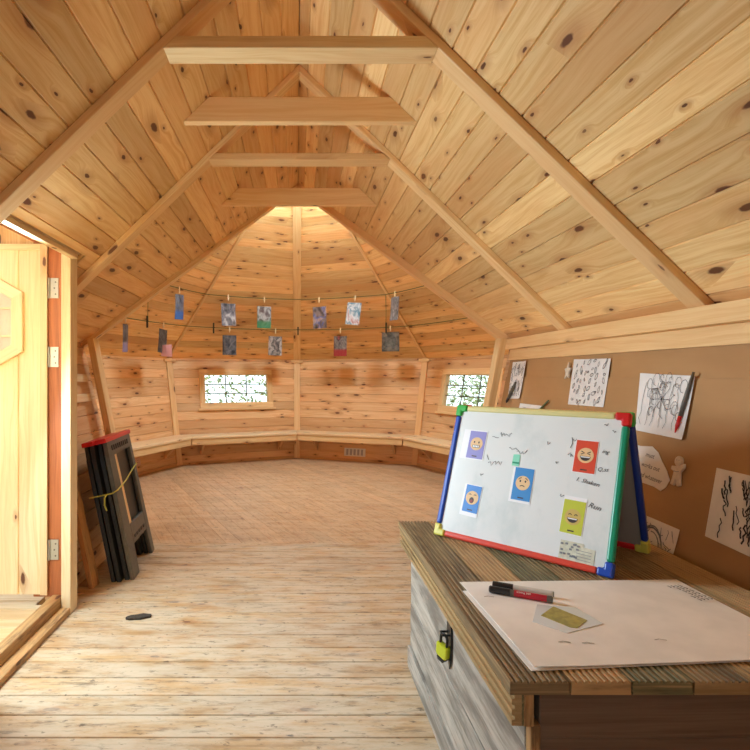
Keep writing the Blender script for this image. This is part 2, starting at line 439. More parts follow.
# eight-sided walls
WIN = {-1: 1, 1: 2}
def make_window(no, O, U, Vv, n, uc, vc, w, h):
    root = bpy.data.objects.new('window_%d' % no, None); COL.objects.link(root); root.location = O+U*uc+Vv*vc; struct(root)
    M = Matrix(((U.x, Vv.x, n.x, root.location.x), (U.y, Vv.y, n.y, root.location.y), (U.z, Vv.z, n.z, root.location.z), (0, 0, 0, 1)))
    a, b, f = w/2, h/2, .075
    for q in (((-a-f, -b-f, -.04), (a+f, -b, .022)), ((-a-f, b, -.04), (a+f, b+f, .022)), ((-a-f, -b, -.04), (-a, b, .022)), ((a, -b, -.04), (a+f, b, .022))):
        mb = MB(); mb.mbox(M, *q); struct(mb.build('window_frame', PINEB, root, bevel=.004))
    mb = MB(); mb.mbox(M, (-a-f-.03, -b-f-.03, 0), (a+f+.03, -b-f, .035)); struct(mb.build('window_sill', PINEB, root, bevel=.003))
    mb = MB(); mb.mbox(M, (-a, -b, -.028), (a, b, -.024)); struct(mb.build('pane', GLASS, root))
    mb = MB()
    for x in (-w/6, w/6): mb.mbox(M, (x-.006, -b, -.023), (x+.006, b, -.016))
    for y in (-h/6, h/6): mb.mbox(M, (-a, y-.006, -.022), (a, y+.006, -.015))
    struct(mb.build('muntin', CHAR, root))
for i in range(-3, 3):
    A, B, C, D = oct_(i, RB, 0), oct_(i+1, RB, 0), oct_(i+1, RE, HE+.03), oct_(i, RE, HE+.03)
    C, D = oct_(i+1, rz(HE+.03), HE+.03), oct_(i, rz(HE+.03), HE+.03)
    O, U, n, p2 = panel3([A, B, C, D], B-A, V((0, YC, 1)))
    polys = [p2]; Vv = n.cross(U)
    if Vv.z < 0: pass
    wno = {-1: 1, 1: 2}.get(i)
    if wno:
        uc = (p2[0][0]+p2[1][0])/2; vc = .99/Vv.z; polys = holed(p2, *sorted((uc-.45, uc+.45)), *sorted((vc-.195, vc+.195)))
    mb = MB(); planks(mb, polys, O, U, n, w=.116, key=40+i)
    struct(mb.build('wall_' + {-3: 'south_west', -2: 'west', -1: 'north_west', 0: 'north_east', 1: 'east', 2: 'south_east'}[i], PINEW))
    if wno: make_window(wno, O, U, Vv, n, uc, vc, .90, .39)
# front stubs between the eight-sided walls and the extension
for s in (1, -1):
    A, B = oct_(3*s, RB, 0), V((s*1.235, 3.95, 0)); C, D = V((s*XE, 3.806, HE)), oct_(3*s, RE, HE)
    O, U, n, p2 = panel3([A, B, C, D], B-A, V((0, YC, 1)))
    mb = MB(); planks(mb, [p2], O, U, n, w=.116, key=60+s); struct(mb.build('wall_south_' + ('right' if s > 0 else 'left'), PINEW))
# posts on the wall corners + small blocks on top
for i in (-2, -1, 0, 1, 2):
    a = PI/2-i*PI/4; tang = V((-math.sin(a), math.cos(a), 0)); p0, p1 = oct_(i, rz(0)-.012, 0), oct_(i, rz(HE)-.012, HE)
    mb = MB(); mb.beam(p0, p1, tang, .085, .03); trim(mb, PINEB)
    inn = V((-math.cos(a), -math.sin(a), 0)); p = oct_(i, rz(HE-.03)-.03, HE-.045)
    mb = MB(); mb.prism([p-tang*.085, p+tang*.085, p+tang*.085+inn*.03, p-tang*.085+inn*.03], (0, 0, .04), tang); trim(mb, PINEB)
# skirting around the eight-sided end
for i in range(-3, 3):
    A, B = oct_(i, rz(0)-.002, 0), oct_(i+1, rz(0)-.002, 0); inn = (V((0, YC, 0))-(A+B)/2).normalized()
    mb = MB(); mb.prism([A, B, B+inn*.016, A+inn*.016], (0, 0, .035), B-A)
    struct(mb.build('baseboard_' + {-3: 'south_west', -2: 'west', -1: 'north_west', 0: 'north_east', 1: 'east', 2: 'south_east'}[i], PINEW))

# extension walls
def ext_wall(name, s, y0, y1, key, win=None):
    zt = HE+.03
    pts = [V((s*wallx(0), y0, 0)), V((s*wallx(0), y1[0], 0)), V((s*wallx(zt), y1[1], zt)), V((s*wallx(zt), y0, zt))]
    O, U, n, p2 = panel3(pts, (0, 1, 0), MID); mb = MB(); polys = [p2]; Vv = n.cross(U)
    if win:
        no, yc, w, zc, h = win; uc = (V((0, yc, 0))-V((0, O.y, 0))).dot(U); vc = zc/Vv.z
        polys = holed(p2, uc-w/2, uc+w/2, *sorted((vc-h/2, vc+h/2)))
    planks(mb, polys, O, U, n, w=.116, key=key)
    if win: make_window(no, O, U, Vv, n, uc, vc, w, h)
    return struct(mb.build(name, PINEW))
ext_wall('wall_right', 1, YB, (3.95, 3.806), 71)
ext_wall('wall_left', -1, 2.78, (3.95, 3.806), 72)
ext_wall('wall_left', -1, YB, (1.95, 1.95), 73)
mb = MB()
O, U, n, p2 = panel3([V((-1.22, YB, 0)), V((1.22, YB, 0)), V((XE, YB, HE)), V((0, YB, RZ)), V((-XE, YB, HE))], (1, 0, 0), MID)
uc = (V((-.55, YB, .95))-O).dot(U); vc = (V((-.55, YB, .95))-O).dot(n.cross(U))
planks(mb, holed(p2, uc-.45, uc+.45, *sorted((vc-.33, vc+.33))), O, U, n, w=.116, key=74); struct(mb.build('wall_back', PINEW))
make_window(4, O, U, n.cross(U), n, uc, vc, .9, .66)  # unseen window, made up as an opening for fill light
# end posts of the extension walls
for s in (1, -1):
    mb = MB(); p0 = V((s*(wallx(0)-.03), 3.86, 0)); p1 = V((s*(wallx(1.43)-.065), 3.74, 1.43))
    mb.beam(p0, p1, (0, 1, 0), .075, -.035*s) if False else mb.prism([p0+V((0, -.03, 0)), p0+V((0, .07, 0)), p0+V((-s*.045, .07, 0)), p0+V((-s*.045, -.03, 0))], p1-p0, p1-p0)
    trim(mb)
# eave rails of the extension
def rails(s, y0, y1):
    mb = MB(); x = s*1.405; mb.prism([V((x, y0, 1.352)), V((s*1.475, y0, 1.352)), V((s*1.53, y0, 1.40)), V((s*1.47, y0, 1.425)), V((x+s*.012, y0, 1.422))], (0, y1-y0, 0), (0, 1, 0)); trim(mb)
    mb = MB(); a, b = 1.28, 1.352; mb.prism([V((s*(wallx(a)-.024), y0, a)), V((s*wallx(a), y0, a)), V((s*wallx(b), y0, b)), V((s*(wallx(b)-.024), y0, b))], (0, y1-y0, 0), (0, 1, 0)); trim(mb)
rails(1, YB+.02, 3.74); rails(-1, YB+.02, 1.92)
# two pale battens on the wall beyond the door
for z in (1.135, 1.005):
    mb = MB(); mb.prism([V((-wallx(z)+.001, 2.86, z)), V((-wallx(z)+.022, 2.86, z)), V((-wallx(z+.05)+.022, 2.86, z+.05)), V((-wallx(z+.05)+.001, 2.86, z+.05))], (0, .86, 0), (0, 1, 0)); trim(mb, PINEP)

# ------------------------------------------------------------------ door dormer, frame and door
def cheek(y):
    mb = MB(); poly = [(-1.16, 0), (-1.235, 0), (-1.60, 1.42), (-1.62, 1.97), (-1.10, 1.97), (-1.10, 1.80), (-1.16, 1.72)]
    mb.prism([V((x, y, z)) for x, z in poly], (0, .03, 0), (0, 0, 1)); return mb
struct(cheek(2.765).build('wall_dormer', PINEW)); struct(cheek(1.915).build('wall_dormer', PINEW))
mb = MB(); planks(mb, [[(-1.62, 1.93), (-1.06, 1.93), (-1.06, 2.78), (-1.62, 2.78)]], (0, 0, 1.955), (0, 1, 0), (0, 0, -1), key=80, w=.1) if False else mb.box((-1.64, 1.915, 1.955), (-1.06, 2.795, 1.985), (0, 1, 0))
struct(mb.build('ceiling_dormer', PINEP))
mb = MB(); mb.box((-1.122, 1.945, 1.757), (-1.088, 2.735, 1.782), (0, 1, 0)); trim(mb, PINEP)      # lip of the roof cut
mb = MB(); mb.box((-1.112, 1.945, 1.785), (-1.09, 2.765, 1.955), (0, 1, 0)); trim(mb, PINEP)
jx0 = -1.165
mb = MB(); mb.box((jx0, 2.715, 0), (-1.118, 2.80, 1.80), (0, 0, 1)); trim(mb, PINEP)                  # casing, far side
mb = MB(); mb.box((-1.32, 2.752, .07), (jx0, 2.80, 1.95), (0, 0, 1)); trim(mb, SHADEBROWN)
mb = MB(); mb.box((jx0, 1.91, 0), (-1.118, 1.99, 1.80), (0, 0, 1)); trim(mb, PINEP)
mb = MB(); mb.box((-1.32, 1.945, .07), (jx0, 1.985, 1.95), (0, 0, 1)); trim(mb, PINEB)
mb = MB(); mb.box((-1.32, 1.985, 1.845), (-1.22, 2.752, 1.90), (0, 1, 0)); trim(mb, SHADEBROWN)           # head
mb = MB(); mb.box((-1.222, 1.985, 0), (-1.168, 2.752, .083), (0, 1, 0)); trim(mb, SILL, .006)
mb = MB(); mb.box((-1.168, 1.0, 0), (-1.118, 2.715, .032), (0, 1, 0)); trim(mb, SILL, .005)
# door leaf, opened outwards square to the wall
dx1, dw, dz0, dz1, dy = -1.243, .745, .085, 1.832, 2.745
door = bpy.data.objects.new('door_1', None); COL.objects.link(door); door.location = (dx1, dy, dz0); struct(door)
hc, hz, hs = dx1-dw/2, 1.444, .295     # hexagonal light: centre x, z, outer side
def hexa(r): return [(hc + r*math.cos(PI/6+k*PI/3), hz + r*math.sin(PI/6+k*PI/3)) for k in range(6)]
mb = MB(); O = V((dx1, dy, dz0)); hi = hexa(hs-.03)
# boarded leaf with a hexagonal hole, from convex strips
def leaf_polys():
    L, R = -dw, 0; T = dz1-dz0; P = [(x-dx1, z-dz0) for x, z in hi]     # P: right-top, top, left-top, left-bot, bottom, right-bot
    rt, tp, lt, lb, bt, rb = P
    return [[(L, 0), (R, 0), (R, bt[1]), (L, bt[1])], [(L, tp[1]), (R, tp[1]), (R, T), (L, T)],
            [(R, bt[1]), (R, rb[1]), rb, bt], [rb, (R, rb[1]), (R, rt[1]), rt], [rt, (R, rt[1]), (R, tp[1]), tp],
            [bt, lb, (L, lb[1]), (L, bt[1])], [lb, lt, (L, lt[1]), (L, lb[1])], [lt, tp, (L, tp[1]), (L, lt[1])]]
Ud = V((0, 0, 1)); Nd = V((0, -1, 0))      # boards run upright
W_ = Nd.cross(Ud)
pp = [[((V((p[0], 0, p[1]))).dot(Ud), (V((p[0], 0, p[1]))).dot(W_)) for p in q] for q in leaf_polys()]
planks(mb, pp, O, Ud, Nd, w=.117, key=90, thick=.035, v0=.03)
struct(mb.build('door_boards', PINEP, door))
mb = MB(); mb.box((dx1-.035, dy-.012, dz0), (dx1, dy, dz1), (0, 0, 1)); mb.box((dx1-dw, dy-.012, dz1-.03), (dx1-.035, dy, dz1), (1, 0, 0))
struct(mb.build('door_edge', PINEP, door))
mb = MB(); o_, i_ = hexa(hs), hexa(hs-.068)
for k in range(6):
    a, b = o_[k], o_[(k+1) % 6]; c, d = i_[(k+1) % 6], i_[k]
    mb.prism([V((p[0], dy-.022, p[1])) for p in (a, b, c, d)], (0, .075, 0), V((b[0]-a[0], 0, b[1]-a[1])))
struct(mb.build('window_frame', PINEP, door, bevel=.004))
mb = MB(); mb.prism([V((x, dy+.010, z)) for x, z in hexa(hs-.06)], (0, .004, 0)); struct(mb.build('pane', GLASS, door))
mb = MB()
for x in (-.075, .075): mb.box((hc+x-.005, dy+.004, hz-.19), (hc+x+.005, dy+.010, hz+.19))
for z in (-.07, .07): mb.box((hc-.19, dy+.004, hz+z-.005), (hc+.19, dy+.010, hz+z+.005))
struct(mb.build('muntin', PINEP, door))
for z in (1.614, 1.27, .307):
    mb = MB(); mb.box((-1.236, dy+.002, z-.05), (-1.192, dy+.010, z+.05)); mb.tube([(-1.238, dy-.002, z-.051), (-1.238, dy-.002, z+.051)], .006)
    for q in (-.03, 0, .03): mb.tube([(-1.212+.006*(q != 0), dy, z+q), (-1.212+.006*(q != 0), dy+.004, z+q)], .004, mi=1)
    struct(mb.build('hinge', [STEEL, CHAR], door))
# porch deck, ground, greenery outside
mb = MB(); planks(mb, [[(-3.2, .2), (-1.223, .2), (-1.223, 2.752), (-3.2, 2.752)], [(-3.2, 2.752), (-1.31, 2.752), (-1.31, 4.2), (-3.2, 4.2)]], (0, 0, .03), (1, 0, 0), (0, 0, 1), w=.1, key=95, gw=.006, gd=.008)
struct(mb.build('porch_floor', DECKO))
mb = MB(); g = []
for i in range(12):
    for j in range(12):
        x0, y0 = -18+3*i, -14+3*j
        if -1 < 0: mb.face([(x0, y0, -.12), (x0+3, y0, -.12), (x0+3, y0+3, -.12), (x0, y0+3, -.12)], None)
struct(mb.build('ground', GROUND))
def foliage(c, sz, n, sd, leaf=.09):
    r = random.Random(sd); mb = MB()
    for k in range(n):
        p = V(c)+V(((r.random()-.5)*sz[0], (r.random()-.5)*sz[1], (r.random()-.5)*sz[2]))
        a = V((r.gauss(0, 1), r.gauss(0, 1), r.gauss(0, 1))).normalized(); b = a.orthogonal().normalized(); l = leaf*(.5+r.random())
        mb.face([p-a*l, p+b*l*.45, p+a*l, p-b*l*.45], None, (r.random(), r.random()))
    o = mb.build('foliage', LEAF); o['kind'] = 'stuff'; return o
o = foliage((-1.6, 10.2, 1.0), (5.0, 1.6, 2.6), 3200, 1, .045); o['label'] = 'pale green foliage outside the far window'; o['category'] = 'foliage'
o = foliage((3.9, 10.1, 1.0), (2.4, 3.0, 2.6), 3600, 2, .05); o['label'] = 'pale green foliage outside the window by the cardboard wall'; o['category'] = 'foliage'

# ------------------------------------------------------------------ rafters and collar ties
def rafter(s, y, label):
    nr = V((-s*SL, 0, -1)).normalized()            # into the room
    p0 = V((s*1.462+RX, y, RZ-SL*1.462)); p1 = V((RX, y, RZ)); mb = MB()
    t = .031; a = p0; b = p1
    pts = [a, b, b+V((0, 0, -t/math.cos(math.atan(SL)))), a+nr*t]
    mb.prism(pts, (0, .088, 0), b-a)
    return tag(mb.build('rafter', PINEB, bevel=.004), label, 'rafter', 'rafters under the roof boards')
rafter(1, 1.93, 'thick pale rafter on the slope above the cardboard wall, closer to the chest end')
rafter(1, 2.93, 'slimmer looking rafter on the slope above the cardboard wall, closer to the round end')
rafter(-1, 1.93, 'thick pale rafter on the slope above the open door, dark on its near face')
rafter(-1, 2.93, 'rafter on the slope just beyond the door frame, paired with the thin tie')
def tie(y, y1, z0, z1, label, flat):
    zz = lambda z: (RZ-.0445*flat-z)/SL
    mb = MB(); a, b = zz(z0), zz(z1); e = 0.
    mb.prism([V((-a+RX, y, z0)), V((a+RX, y, z0)), V((b+RX, y, z1)), V((-b+RX, y, z1))], (0, y1-y, 0), (1, 0, 0))
    return tag(mb.build('collar_tie', PINEB, bevel=.003), label, 'tie beam', 'tie beams under the ridge')
tie(1.928, 2.03, 2.327, 2.370, 'big tie beam, highest of the four, with a wide pale underside', 1)
tie(2.49, 2.53, 2.327, 2.44, 'deep tie board on edge, second from the top, set between two rafter pairs', 0)
tie(2.928, 3.03, 2.327, 2.362, 'thin tie beam joining the second rafter pair, third from the top', 1)
tie(3.717, 3.757, 2.329, 2.444, 'small tie board on edge, lowest of the four, just above the cone roof', 0)

# ------------------------------------------------------------------ benches
BZ = .392
names = {-3: 'pine bench in the corner hidden behind the black sawhorses', -2: 'pine bench along the wall beside the sawhorses', -1: 'pine bench under the wide far window', 0: 'pine bench on the wall with the white vent below it',
         1: 'pine bench under the window by the cardboard wall', 2: 'pine bench hidden behind the whiteboard'}
for i in (-2, -1, 0, 1):
    ro, ri = rz(BZ)-.02, 1.886
    A, B, C, D = oct_(i, ro, BZ-.03), oct_(i+1, ro, BZ-.03), oct_(i+1, ri, BZ-.03), oct_(i, ri, BZ-.03)
    t = thing('bench', names[i], 'bench', tuple((A+B)/2-V((0, 0, BZ-.03))), 'wall benches round the far end')
    e = (B-A).normalized()*.002
    mb = MB(); mb.prism([A+e, B-e, C-e, D+e], (0, 0, .03), B-A); mb.build('seat', PINEP, t, bevel=.005)
    inn = ((C+D)/2-(A+B)/2).normalized(); A2, B2 = D-inn*.012, C-inn*.012
    mb = MB(); z = V((0, 0, -.078)); mb.prism([A2+e, B2-e, B2-e-inn*.028, A2+e-inn*.028], z, B-A); mb.build('front_rail', PINEB, t, bevel=.003)
    mb = MB(); m = (A+B)/2; u = (B-A).normalized()
    for q in (-.45, .45):
        p = m+u*q*((B-A).length-.5); mb.prism([p, p+inn*.30, p+V((0, 0, -.25))+inn*.0], u*.03)
    for k, q in enumerate((-.45, .45)):
        mb = MB(); p = m+u*q*((B-A).length-.5)-inn*.0; zz = V((0, 0, -.24)); lean = inn*LEAN*.24
        mb.prism([p+inn*.004, p+inn*.30, p+inn*.004+zz+lean], u*.03); mb.build('bracket', PINEW, t)

# ------------------------------------------------------------------ wall vent, socket
def oct_frame(i, t, z):
    A, B = oct_(i, rz(z), z), oct_(i+1, rz(z), z); u = (B-A).normalized(); up = ((oct_(i, rz(z+.1), z+.1)-oct_(i, rz(z), z)) + (oct_(i+1, rz(z+.1), z+.1)-oct_(i+1, rz(z), z)))
    up = (up-u*u.dot(up)).normalized(); n = u.cross(up); c = A+(B-A)*t
    if n.dot(V((0, YC, z))-c) < 0: u = -u; n = u.cross(up)
    return Matrix(((u.x, up.x, n.x, c.x), (u.y, up.y, n.y, c.y), (u.z, up.z, n.z, c.z), (0, 0, 0, 1)))
M = oct_frame(0, .505, .12); t = thing('wall_vent', 'small white slotted vent low on the wall under the bench', 'vent', M.translation)
mb = MB(); mb.mbox(M, (-.15, -.055, 0), (.15, .055, .008)); mb.build('vent_plate', PAPER, t, bevel=.002)
mb = MB()
for k in range(5): mb.mbox(M, (-.12+k*.052, -.04, .008), (-.09+k*.052, .04, .0095))
mb.build('vent_slots', plain('pale_slot', '#b4aeb4', .6), t)
M = oct_frame(-2, .53, .155); t = thing('wall_socket', 'small pinkish socket plate under the bench beside the sawhorses', 'socket', M.translation)
mb = MB(); mb.mbox(M, (-.045, -.045, 0), (.045, .045, .012)); mb.build('socket_plate', plain('pinkish_plastic', '#dcb7a0', .4), t, bevel=.004)
mb = MB()
for p in ((0, .018), (-.012, -.008), (.012, -.008)): mb.mbox(M, (p[0]-.003, p[1]-.005, .012), (p[0]+.003, p[1]+.005, .0125))
mb.build('socket_holes', CHAR, t)

# ------------------------------------------------------------------ strings with hanging prints
def ring(r, z):
    return [oct_(i, r, z) for i in (-2, -1, 0, 1, 2)]
def sagged(P, sag):
    out = []
    for a, b in zip(P, P[1:]):
        for k in range(8): q = k/8; out.append(a+(b-a)*q-V((0, 0, sag*4*q*(1-q))))
    return out+[P[-1]]
ZU, ZL = 2.17, 1.805
RU, RL = cone_r(ZU)-.045, cone_r(ZL)-.045
for z, r, lab in ((ZU, RU, 'upper dark green string looped round the cone roof'), (ZL, RL, 'lower dark green string looped round the cone roof')):
    mb = MB(); mb.tube(sagged(ring(r, z), .012), .0045, 6); tag(mb.build('string', STRING), lab, 'string', 'strings of prints')
def photomat(name, cols, sc, sd):
    t = NT(name); g = t.n('ShaderNodeUVMap', uv_map='grain').outputs[0]
    m = t.n('ShaderNodeMapping', {'Vector': g, 'Location': (sd*3.1, sd*1.7, 0)}).outputs[0]
    n = t.noise(m, sc*.62, 2., .5, .8); r = t.n('ShaderNodeValToRGB', {0: t.step(n, .25, .75)}); cr = r.color_ramp
    while len(cr.elements) < len(cols): cr.elements.new(.5)
    for i, c in enumerate(cols): cr.elements[i].position = .05+.9*i/(len(cols)-1); cr.elements[i].color = srgb(c)
    n2 = t.noise(m, sc*1.1, 2., .6); c = t.mix(.3, r.outputs[0], t.mix(t.step(n2, .35, .65), rgb(.01, .01, .012), rgb(.34, .32, .32)), 'MIX')
    gy = t.n('ShaderNodeSeparateXYZ', {0: g}).outputs[1]
    return t, c, gy
def hang(up, seg, q, cols, label, tilt=0, w=.19, h=.28, drop=.03, turn=0, foot=None, sd=0, pegcol=None):
    drop += .02
    P = ring(RU if up else RL, ZU if up else ZL); a, b = P[seg], P[seg+1]; p = a+(b-a)*q-V((0, 0, .012*4*q*(1-q)))
    u = (b-a).normalized(); u = Matrix.Rotation(turn, 3, 'Z') @ u; up_ = Matrix.Rotation(tilt, 3, u.cross(V((0, 0, 1)))) @ V((0, 0, 1)); u2 = Matrix.Rotation(tilt, 3, u.cross(V((0, 0, 1)))) @ u
    n = u2.cross(up_); t = thing('hanging_print', label, 'photo print', p, 'prints pegged on the strings')
    t_, c, gy = photomat('print_%d' % sd, cols, 3.2, sd)
    if foot: c = t_.mix(t_.math('MULTIPLY', t_.step(gy, .42, .25), .85), c, srgb(foot))
    m = t_.bsdf(c, .45)
    z0 = -drop-h
    C = [p-u2*w/2+up_*z0, p+u2*w/2+up_*z0, p+u2*w/2-up_*drop, p-u2*w/2-up_*drop]
    mb = MB(); r = random.Random(sd); k1 = (r.random()-.5)*.05; mb.sheet(C, 6, lambda x, y: n.z*0+k1*(1-y)**2+.012*math.sin(3*x+sd), nrm=n); mb.build('sheet', m, t, solid=.0008)
    mb = MB(); mb.prism([p-u2*.008+up_*.02-n*.006, p+u2*.008+up_*.02-n*.006, p+u2*.006-up_*.055-n*.006, p-u2*.006-up_*.055-n*.006], n*.014, up_); mb.build('peg', PINEP if not pegcol else pegcol, t, bevel=.002)
    return t
dk, gr, bl = '#23262c', '#6d6c70', '#2f5f9a'
hang(1, 0, .50, [dk, '#3a4a66', gr, bl], 'print with a blue lower edge, first on the upper string', .06, foot='#2b5fa8', sd=1, drop=.05)
hang(1, 1, .22, [dk, '#4b4a55', '#77727c', '#c9c8c8'], 'dark grey print with a pale edge, second on the upper string', .02, sd=2, drop=.07)
hang(1, 1, .62, [dk, '#5a4a50', '#aab0b4', '#45564a'], 'print with a green lower edge, just before the middle rib on the upper string', .0, foot='#2f7a52', sd=3, drop=.08)
hang(1, 2, .26, [dk, '#7a6258', '#4d5fa0', '#b99a86'], 'brown and blue crinkled print just past the middle rib on the upper string', .02, sd=4, drop=.08)
hang(1, 2, .665, ['#e8e8e8', '#3a7d9a', '#e4e4e6', '#b05040'], 'tilted white and teal print on the upper string', -.12, sd=5, drop=.05)
hang(1, 3, .16, [dk, '#8a8280', '#40404a', '#bdb4b0'], 'grey print beside the thin rib, last on the upper string', -.03, sd=6, drop=.03)
hang(0, 0, .20, ['#2a2826', '#3c3430', '#54484a', '#2a2a30'], 'narrow dark print turned edgeways, first on the lower string', .04, foot='#8a7fa0', sd=7, turn=.35, drop=.05, w=.2, h=.30)
t = hang(0, 0, .65, ['#1e1c1a', '#38322c', '#4a4440', '#25211e'], 'dark print with a pink tag at its corner, on the lower string', -.05, sd=8, drop=.05, h=.28)
hang(0, 1, .36, [dk, '#3d4452', '#6f7076', '#4a4a4e'], 'dark speckled print below the pale edged one, on the lower string', .0, sd=9, drop=.07, h=.26)
hang(0, 1, .79, ['#a9a19c', '#2c2c30', '#d5cec8', '#6a4a44'], 'pale print with a black figure, left of the middle rib on the lower string', -.03, sd=10, drop=.07, h=.26)
hang(0, 2, .42, ['#242428', '#8a857f', '#2e2c2c', '#9a2c2c'], 'black and red print on the lower string', -.02, foot='#a3242a', sd=11, drop=.07, h=.27)
hang(0, 2, .87, ['#3a3a34', '#70604a', '#2d302c', '#585c54'], 'wide olive print, last on the lower string', .0, sd=12, drop=.045, w=.23, h=.25)
p = ring(RL, ZL); q = p[0]+(p[1]-p[0])*.69
mb = MB(); c = q+V((.01, -.05, -.33)); mb.sheet([c+V((-.06, 0, -.07)), c+V((.07, 0, -.08)), c+V((.06, 0, .07)), c+V((-.07, 0, .06))], 4, lambda x, y: .02*math.sin(4*x)*y)
tag(mb.build('pink_tag', plain('pink_paper', '#d9a0a0', .7), solid=.0008), 'crumpled pink paper tag hanging at the corner of a dark print', 'tag')
for up, seg, qq, lab in ((0, 0, .4525, 'dark clothes peg on the lower string between two dark prints'), (0, 1, .22, 'dark peg clipped on the lower string below the grey print'), (0, 2, .01, 'dark peg where the lower string crosses the middle rib'), (0, 2, .83, 'dark peg above the wide olive print')):
    P = ring(RL, ZL); a = P[seg]+(P[seg+1]-P[seg])*qq-V((0, 0, .012*4*qq*(1-qq)))+V((0, -.02, 0))
    mb = MB(); mb.box(a+V((-.009, -.01, -.075)), a+V((.009, .012, .06)), mi=0); mb.box(a+V((-.02, -.012, -.004)), a+V((.02, -.008, .004)))
    tag(mb.build('clothes_peg', plain('peg_dark', '#3a3420', .6), bevel=.002), lab, 'peg', 'bare pegs on the strings')
for seg, qq, q2, lab in ((0, .4525, .028, 'thin green cord dropping from the upper to the lower string near the valley board'), (2, .83, .99, 'thin green cord dropping to the lower string above the wide olive print')):
    P = ring(RL, ZL); P2 = ring(RU, ZU); a = P[seg]+(P[seg+1]-P[seg])*qq; b = P2[seg]+(P2[seg+1]-P2[seg])*q2
    mb = MB(); mb.tube([b, (a+b)/2+V((.004, 0, -.006)), a], .003, 5); tag(mb.build('cord', STRING), lab, 'cord')

# ------------------------------------------------------------------ cardboard and what is fixed to it
TH = math.atan(LEAN)
def wp(y, z, off=0.): return V((wallx(z)-off*math.cos(TH), y, z+off*math.sin(TH)))
def card(y0, y1, z0, z1, off, label):
    mb = MB(); C = [wp(y1, z0, off), wp(y0, z0, off), wp(y0, z1, off), wp(y1, z1, off)]
    mb.prism(C, V((-math.cos(TH), 0, math.sin(TH)))*.006); return tag(mb.build('cardboard_sheet', CARD, bevel=.001), label, 'cardboard', 'brown cardboard lining the wall')
card(.12, 3.74, 1.16, 1.30, .003, 'narrow strip of brown cardboard along the top of the wall')
card(.1, 3.74, .12, 1.165, .009, 'big sheet of brown cardboard behind the pinned drawings')
OFF = .017
def WM(y, z, rot=0.):
    u = V((0, -1, 0)); up = V((math.sin(TH), 0, math.cos(TH))); n = u.cross(up); c = wp(y, z, OFF)
    R = Matrix(((u.x, up.x, n.x, c.x), (u.y, up.y, n.y, c.y), (u.z, up.z, n.z, c.z), (0, 0, 0, 1)))
    return R @ Matrix.Rotation(rot, 4, 'Z')
def scribble(mb, M, w, h, sd, kind, z=.0012):
    r = random.Random(sd)
    if kind == 'marks':
        for k in range(42):
            x, y = ((k % 6)/5-.5)*w*.84+r.gauss(0, .011), ((k//6)/6-.5)*h*.84+r.gauss(0, .009); a = r.gauss(1.2, .5); l = .009+.012*r.random()
            c_, s_ = math.cos(a), math.sin(a)
            for b in (-1, 1): mb.ribbon(M, [(x+l*q*c_-b*s_*l*.45*(1-q*q), y+l*q*s_+b*c_*l*.45*(1-q*q)) for q in (-1, -.5, 0, .5, 1)], .0018+.0016*r.random(), z)
    elif kind == 'figure':
        for k in range(7):
            x = (k/6-.5)*w*.8; pts = [(x+r.gauss(0, .006), -h*.42+h*.8*q/7) for q in range(8)]; mb.ribbon(M, pts, .0018, z)
        for k in range(26):
            x, y = (r.random()-.5)*w*.7, (r.random()-.3)*h*.7; rr = .006+.014*r.random()
            mb.ribbon(M, [(x+rr*math.cos(q), y+rr*1.3*math.sin(q)) for q in [j*.7 for j in range(8)]], .0018, z)
        for k in range(8):
            a = k*.8; mb.ribbon(M, [(-.01, .02), (-.01+.05*math.cos(a), .02+.06*math.sin(a)), (-.01+.07*math.cos(a+.3), .02+.08*math.sin(a+.3))], .0022, z)
    elif kind == 'branch':
        for k in range(24):
            x, y = (r.random()-.5)*w*.8, (r.random()-.5)*h*.8; l = .012+.02*r.random(); a = 1.75+r.gauss(0, .2)
            mb.ribbon(M, [(x+l*s*math.cos(a)+r.gauss(0, .003), y+l*s*math.sin(a)) for s in (-1, -.6, -.2, .2, .6, 1)], .003+.004*r.random(), z)
        for k in range(10):
            q = k/10; x, y = -.02+.07*q, h*.38-h*.8*q
            for j in range(2): mb.ribbon(M, [(x+r.gauss(0, .008), y+.02), (x+r.gauss(0, .008), y), (x+r.gauss(0, .008), y-.022)], .0035, z)
    elif kind == 'blob':
        for k in range(16):
            a0 = r.random()*6; rr = .045+.02*r.random(); mb.ribbon(M, [(-.02+rr*math.cos(a0+j*.35), -.02+rr*1.25*math.sin(a0+j*.35)) for j in range(7)], .004, z)
        for k in range(30):
            x, y = (r.random()-.5)*w*.85, (r.random()-.5)*h*.85; mb.ribbon(M, [(x, y), (x+r.gauss(0, .012), y+r.gauss(0, .012)), (x+r.gauss(0, .016), y+r.gauss(0, .016))], .0025, z)
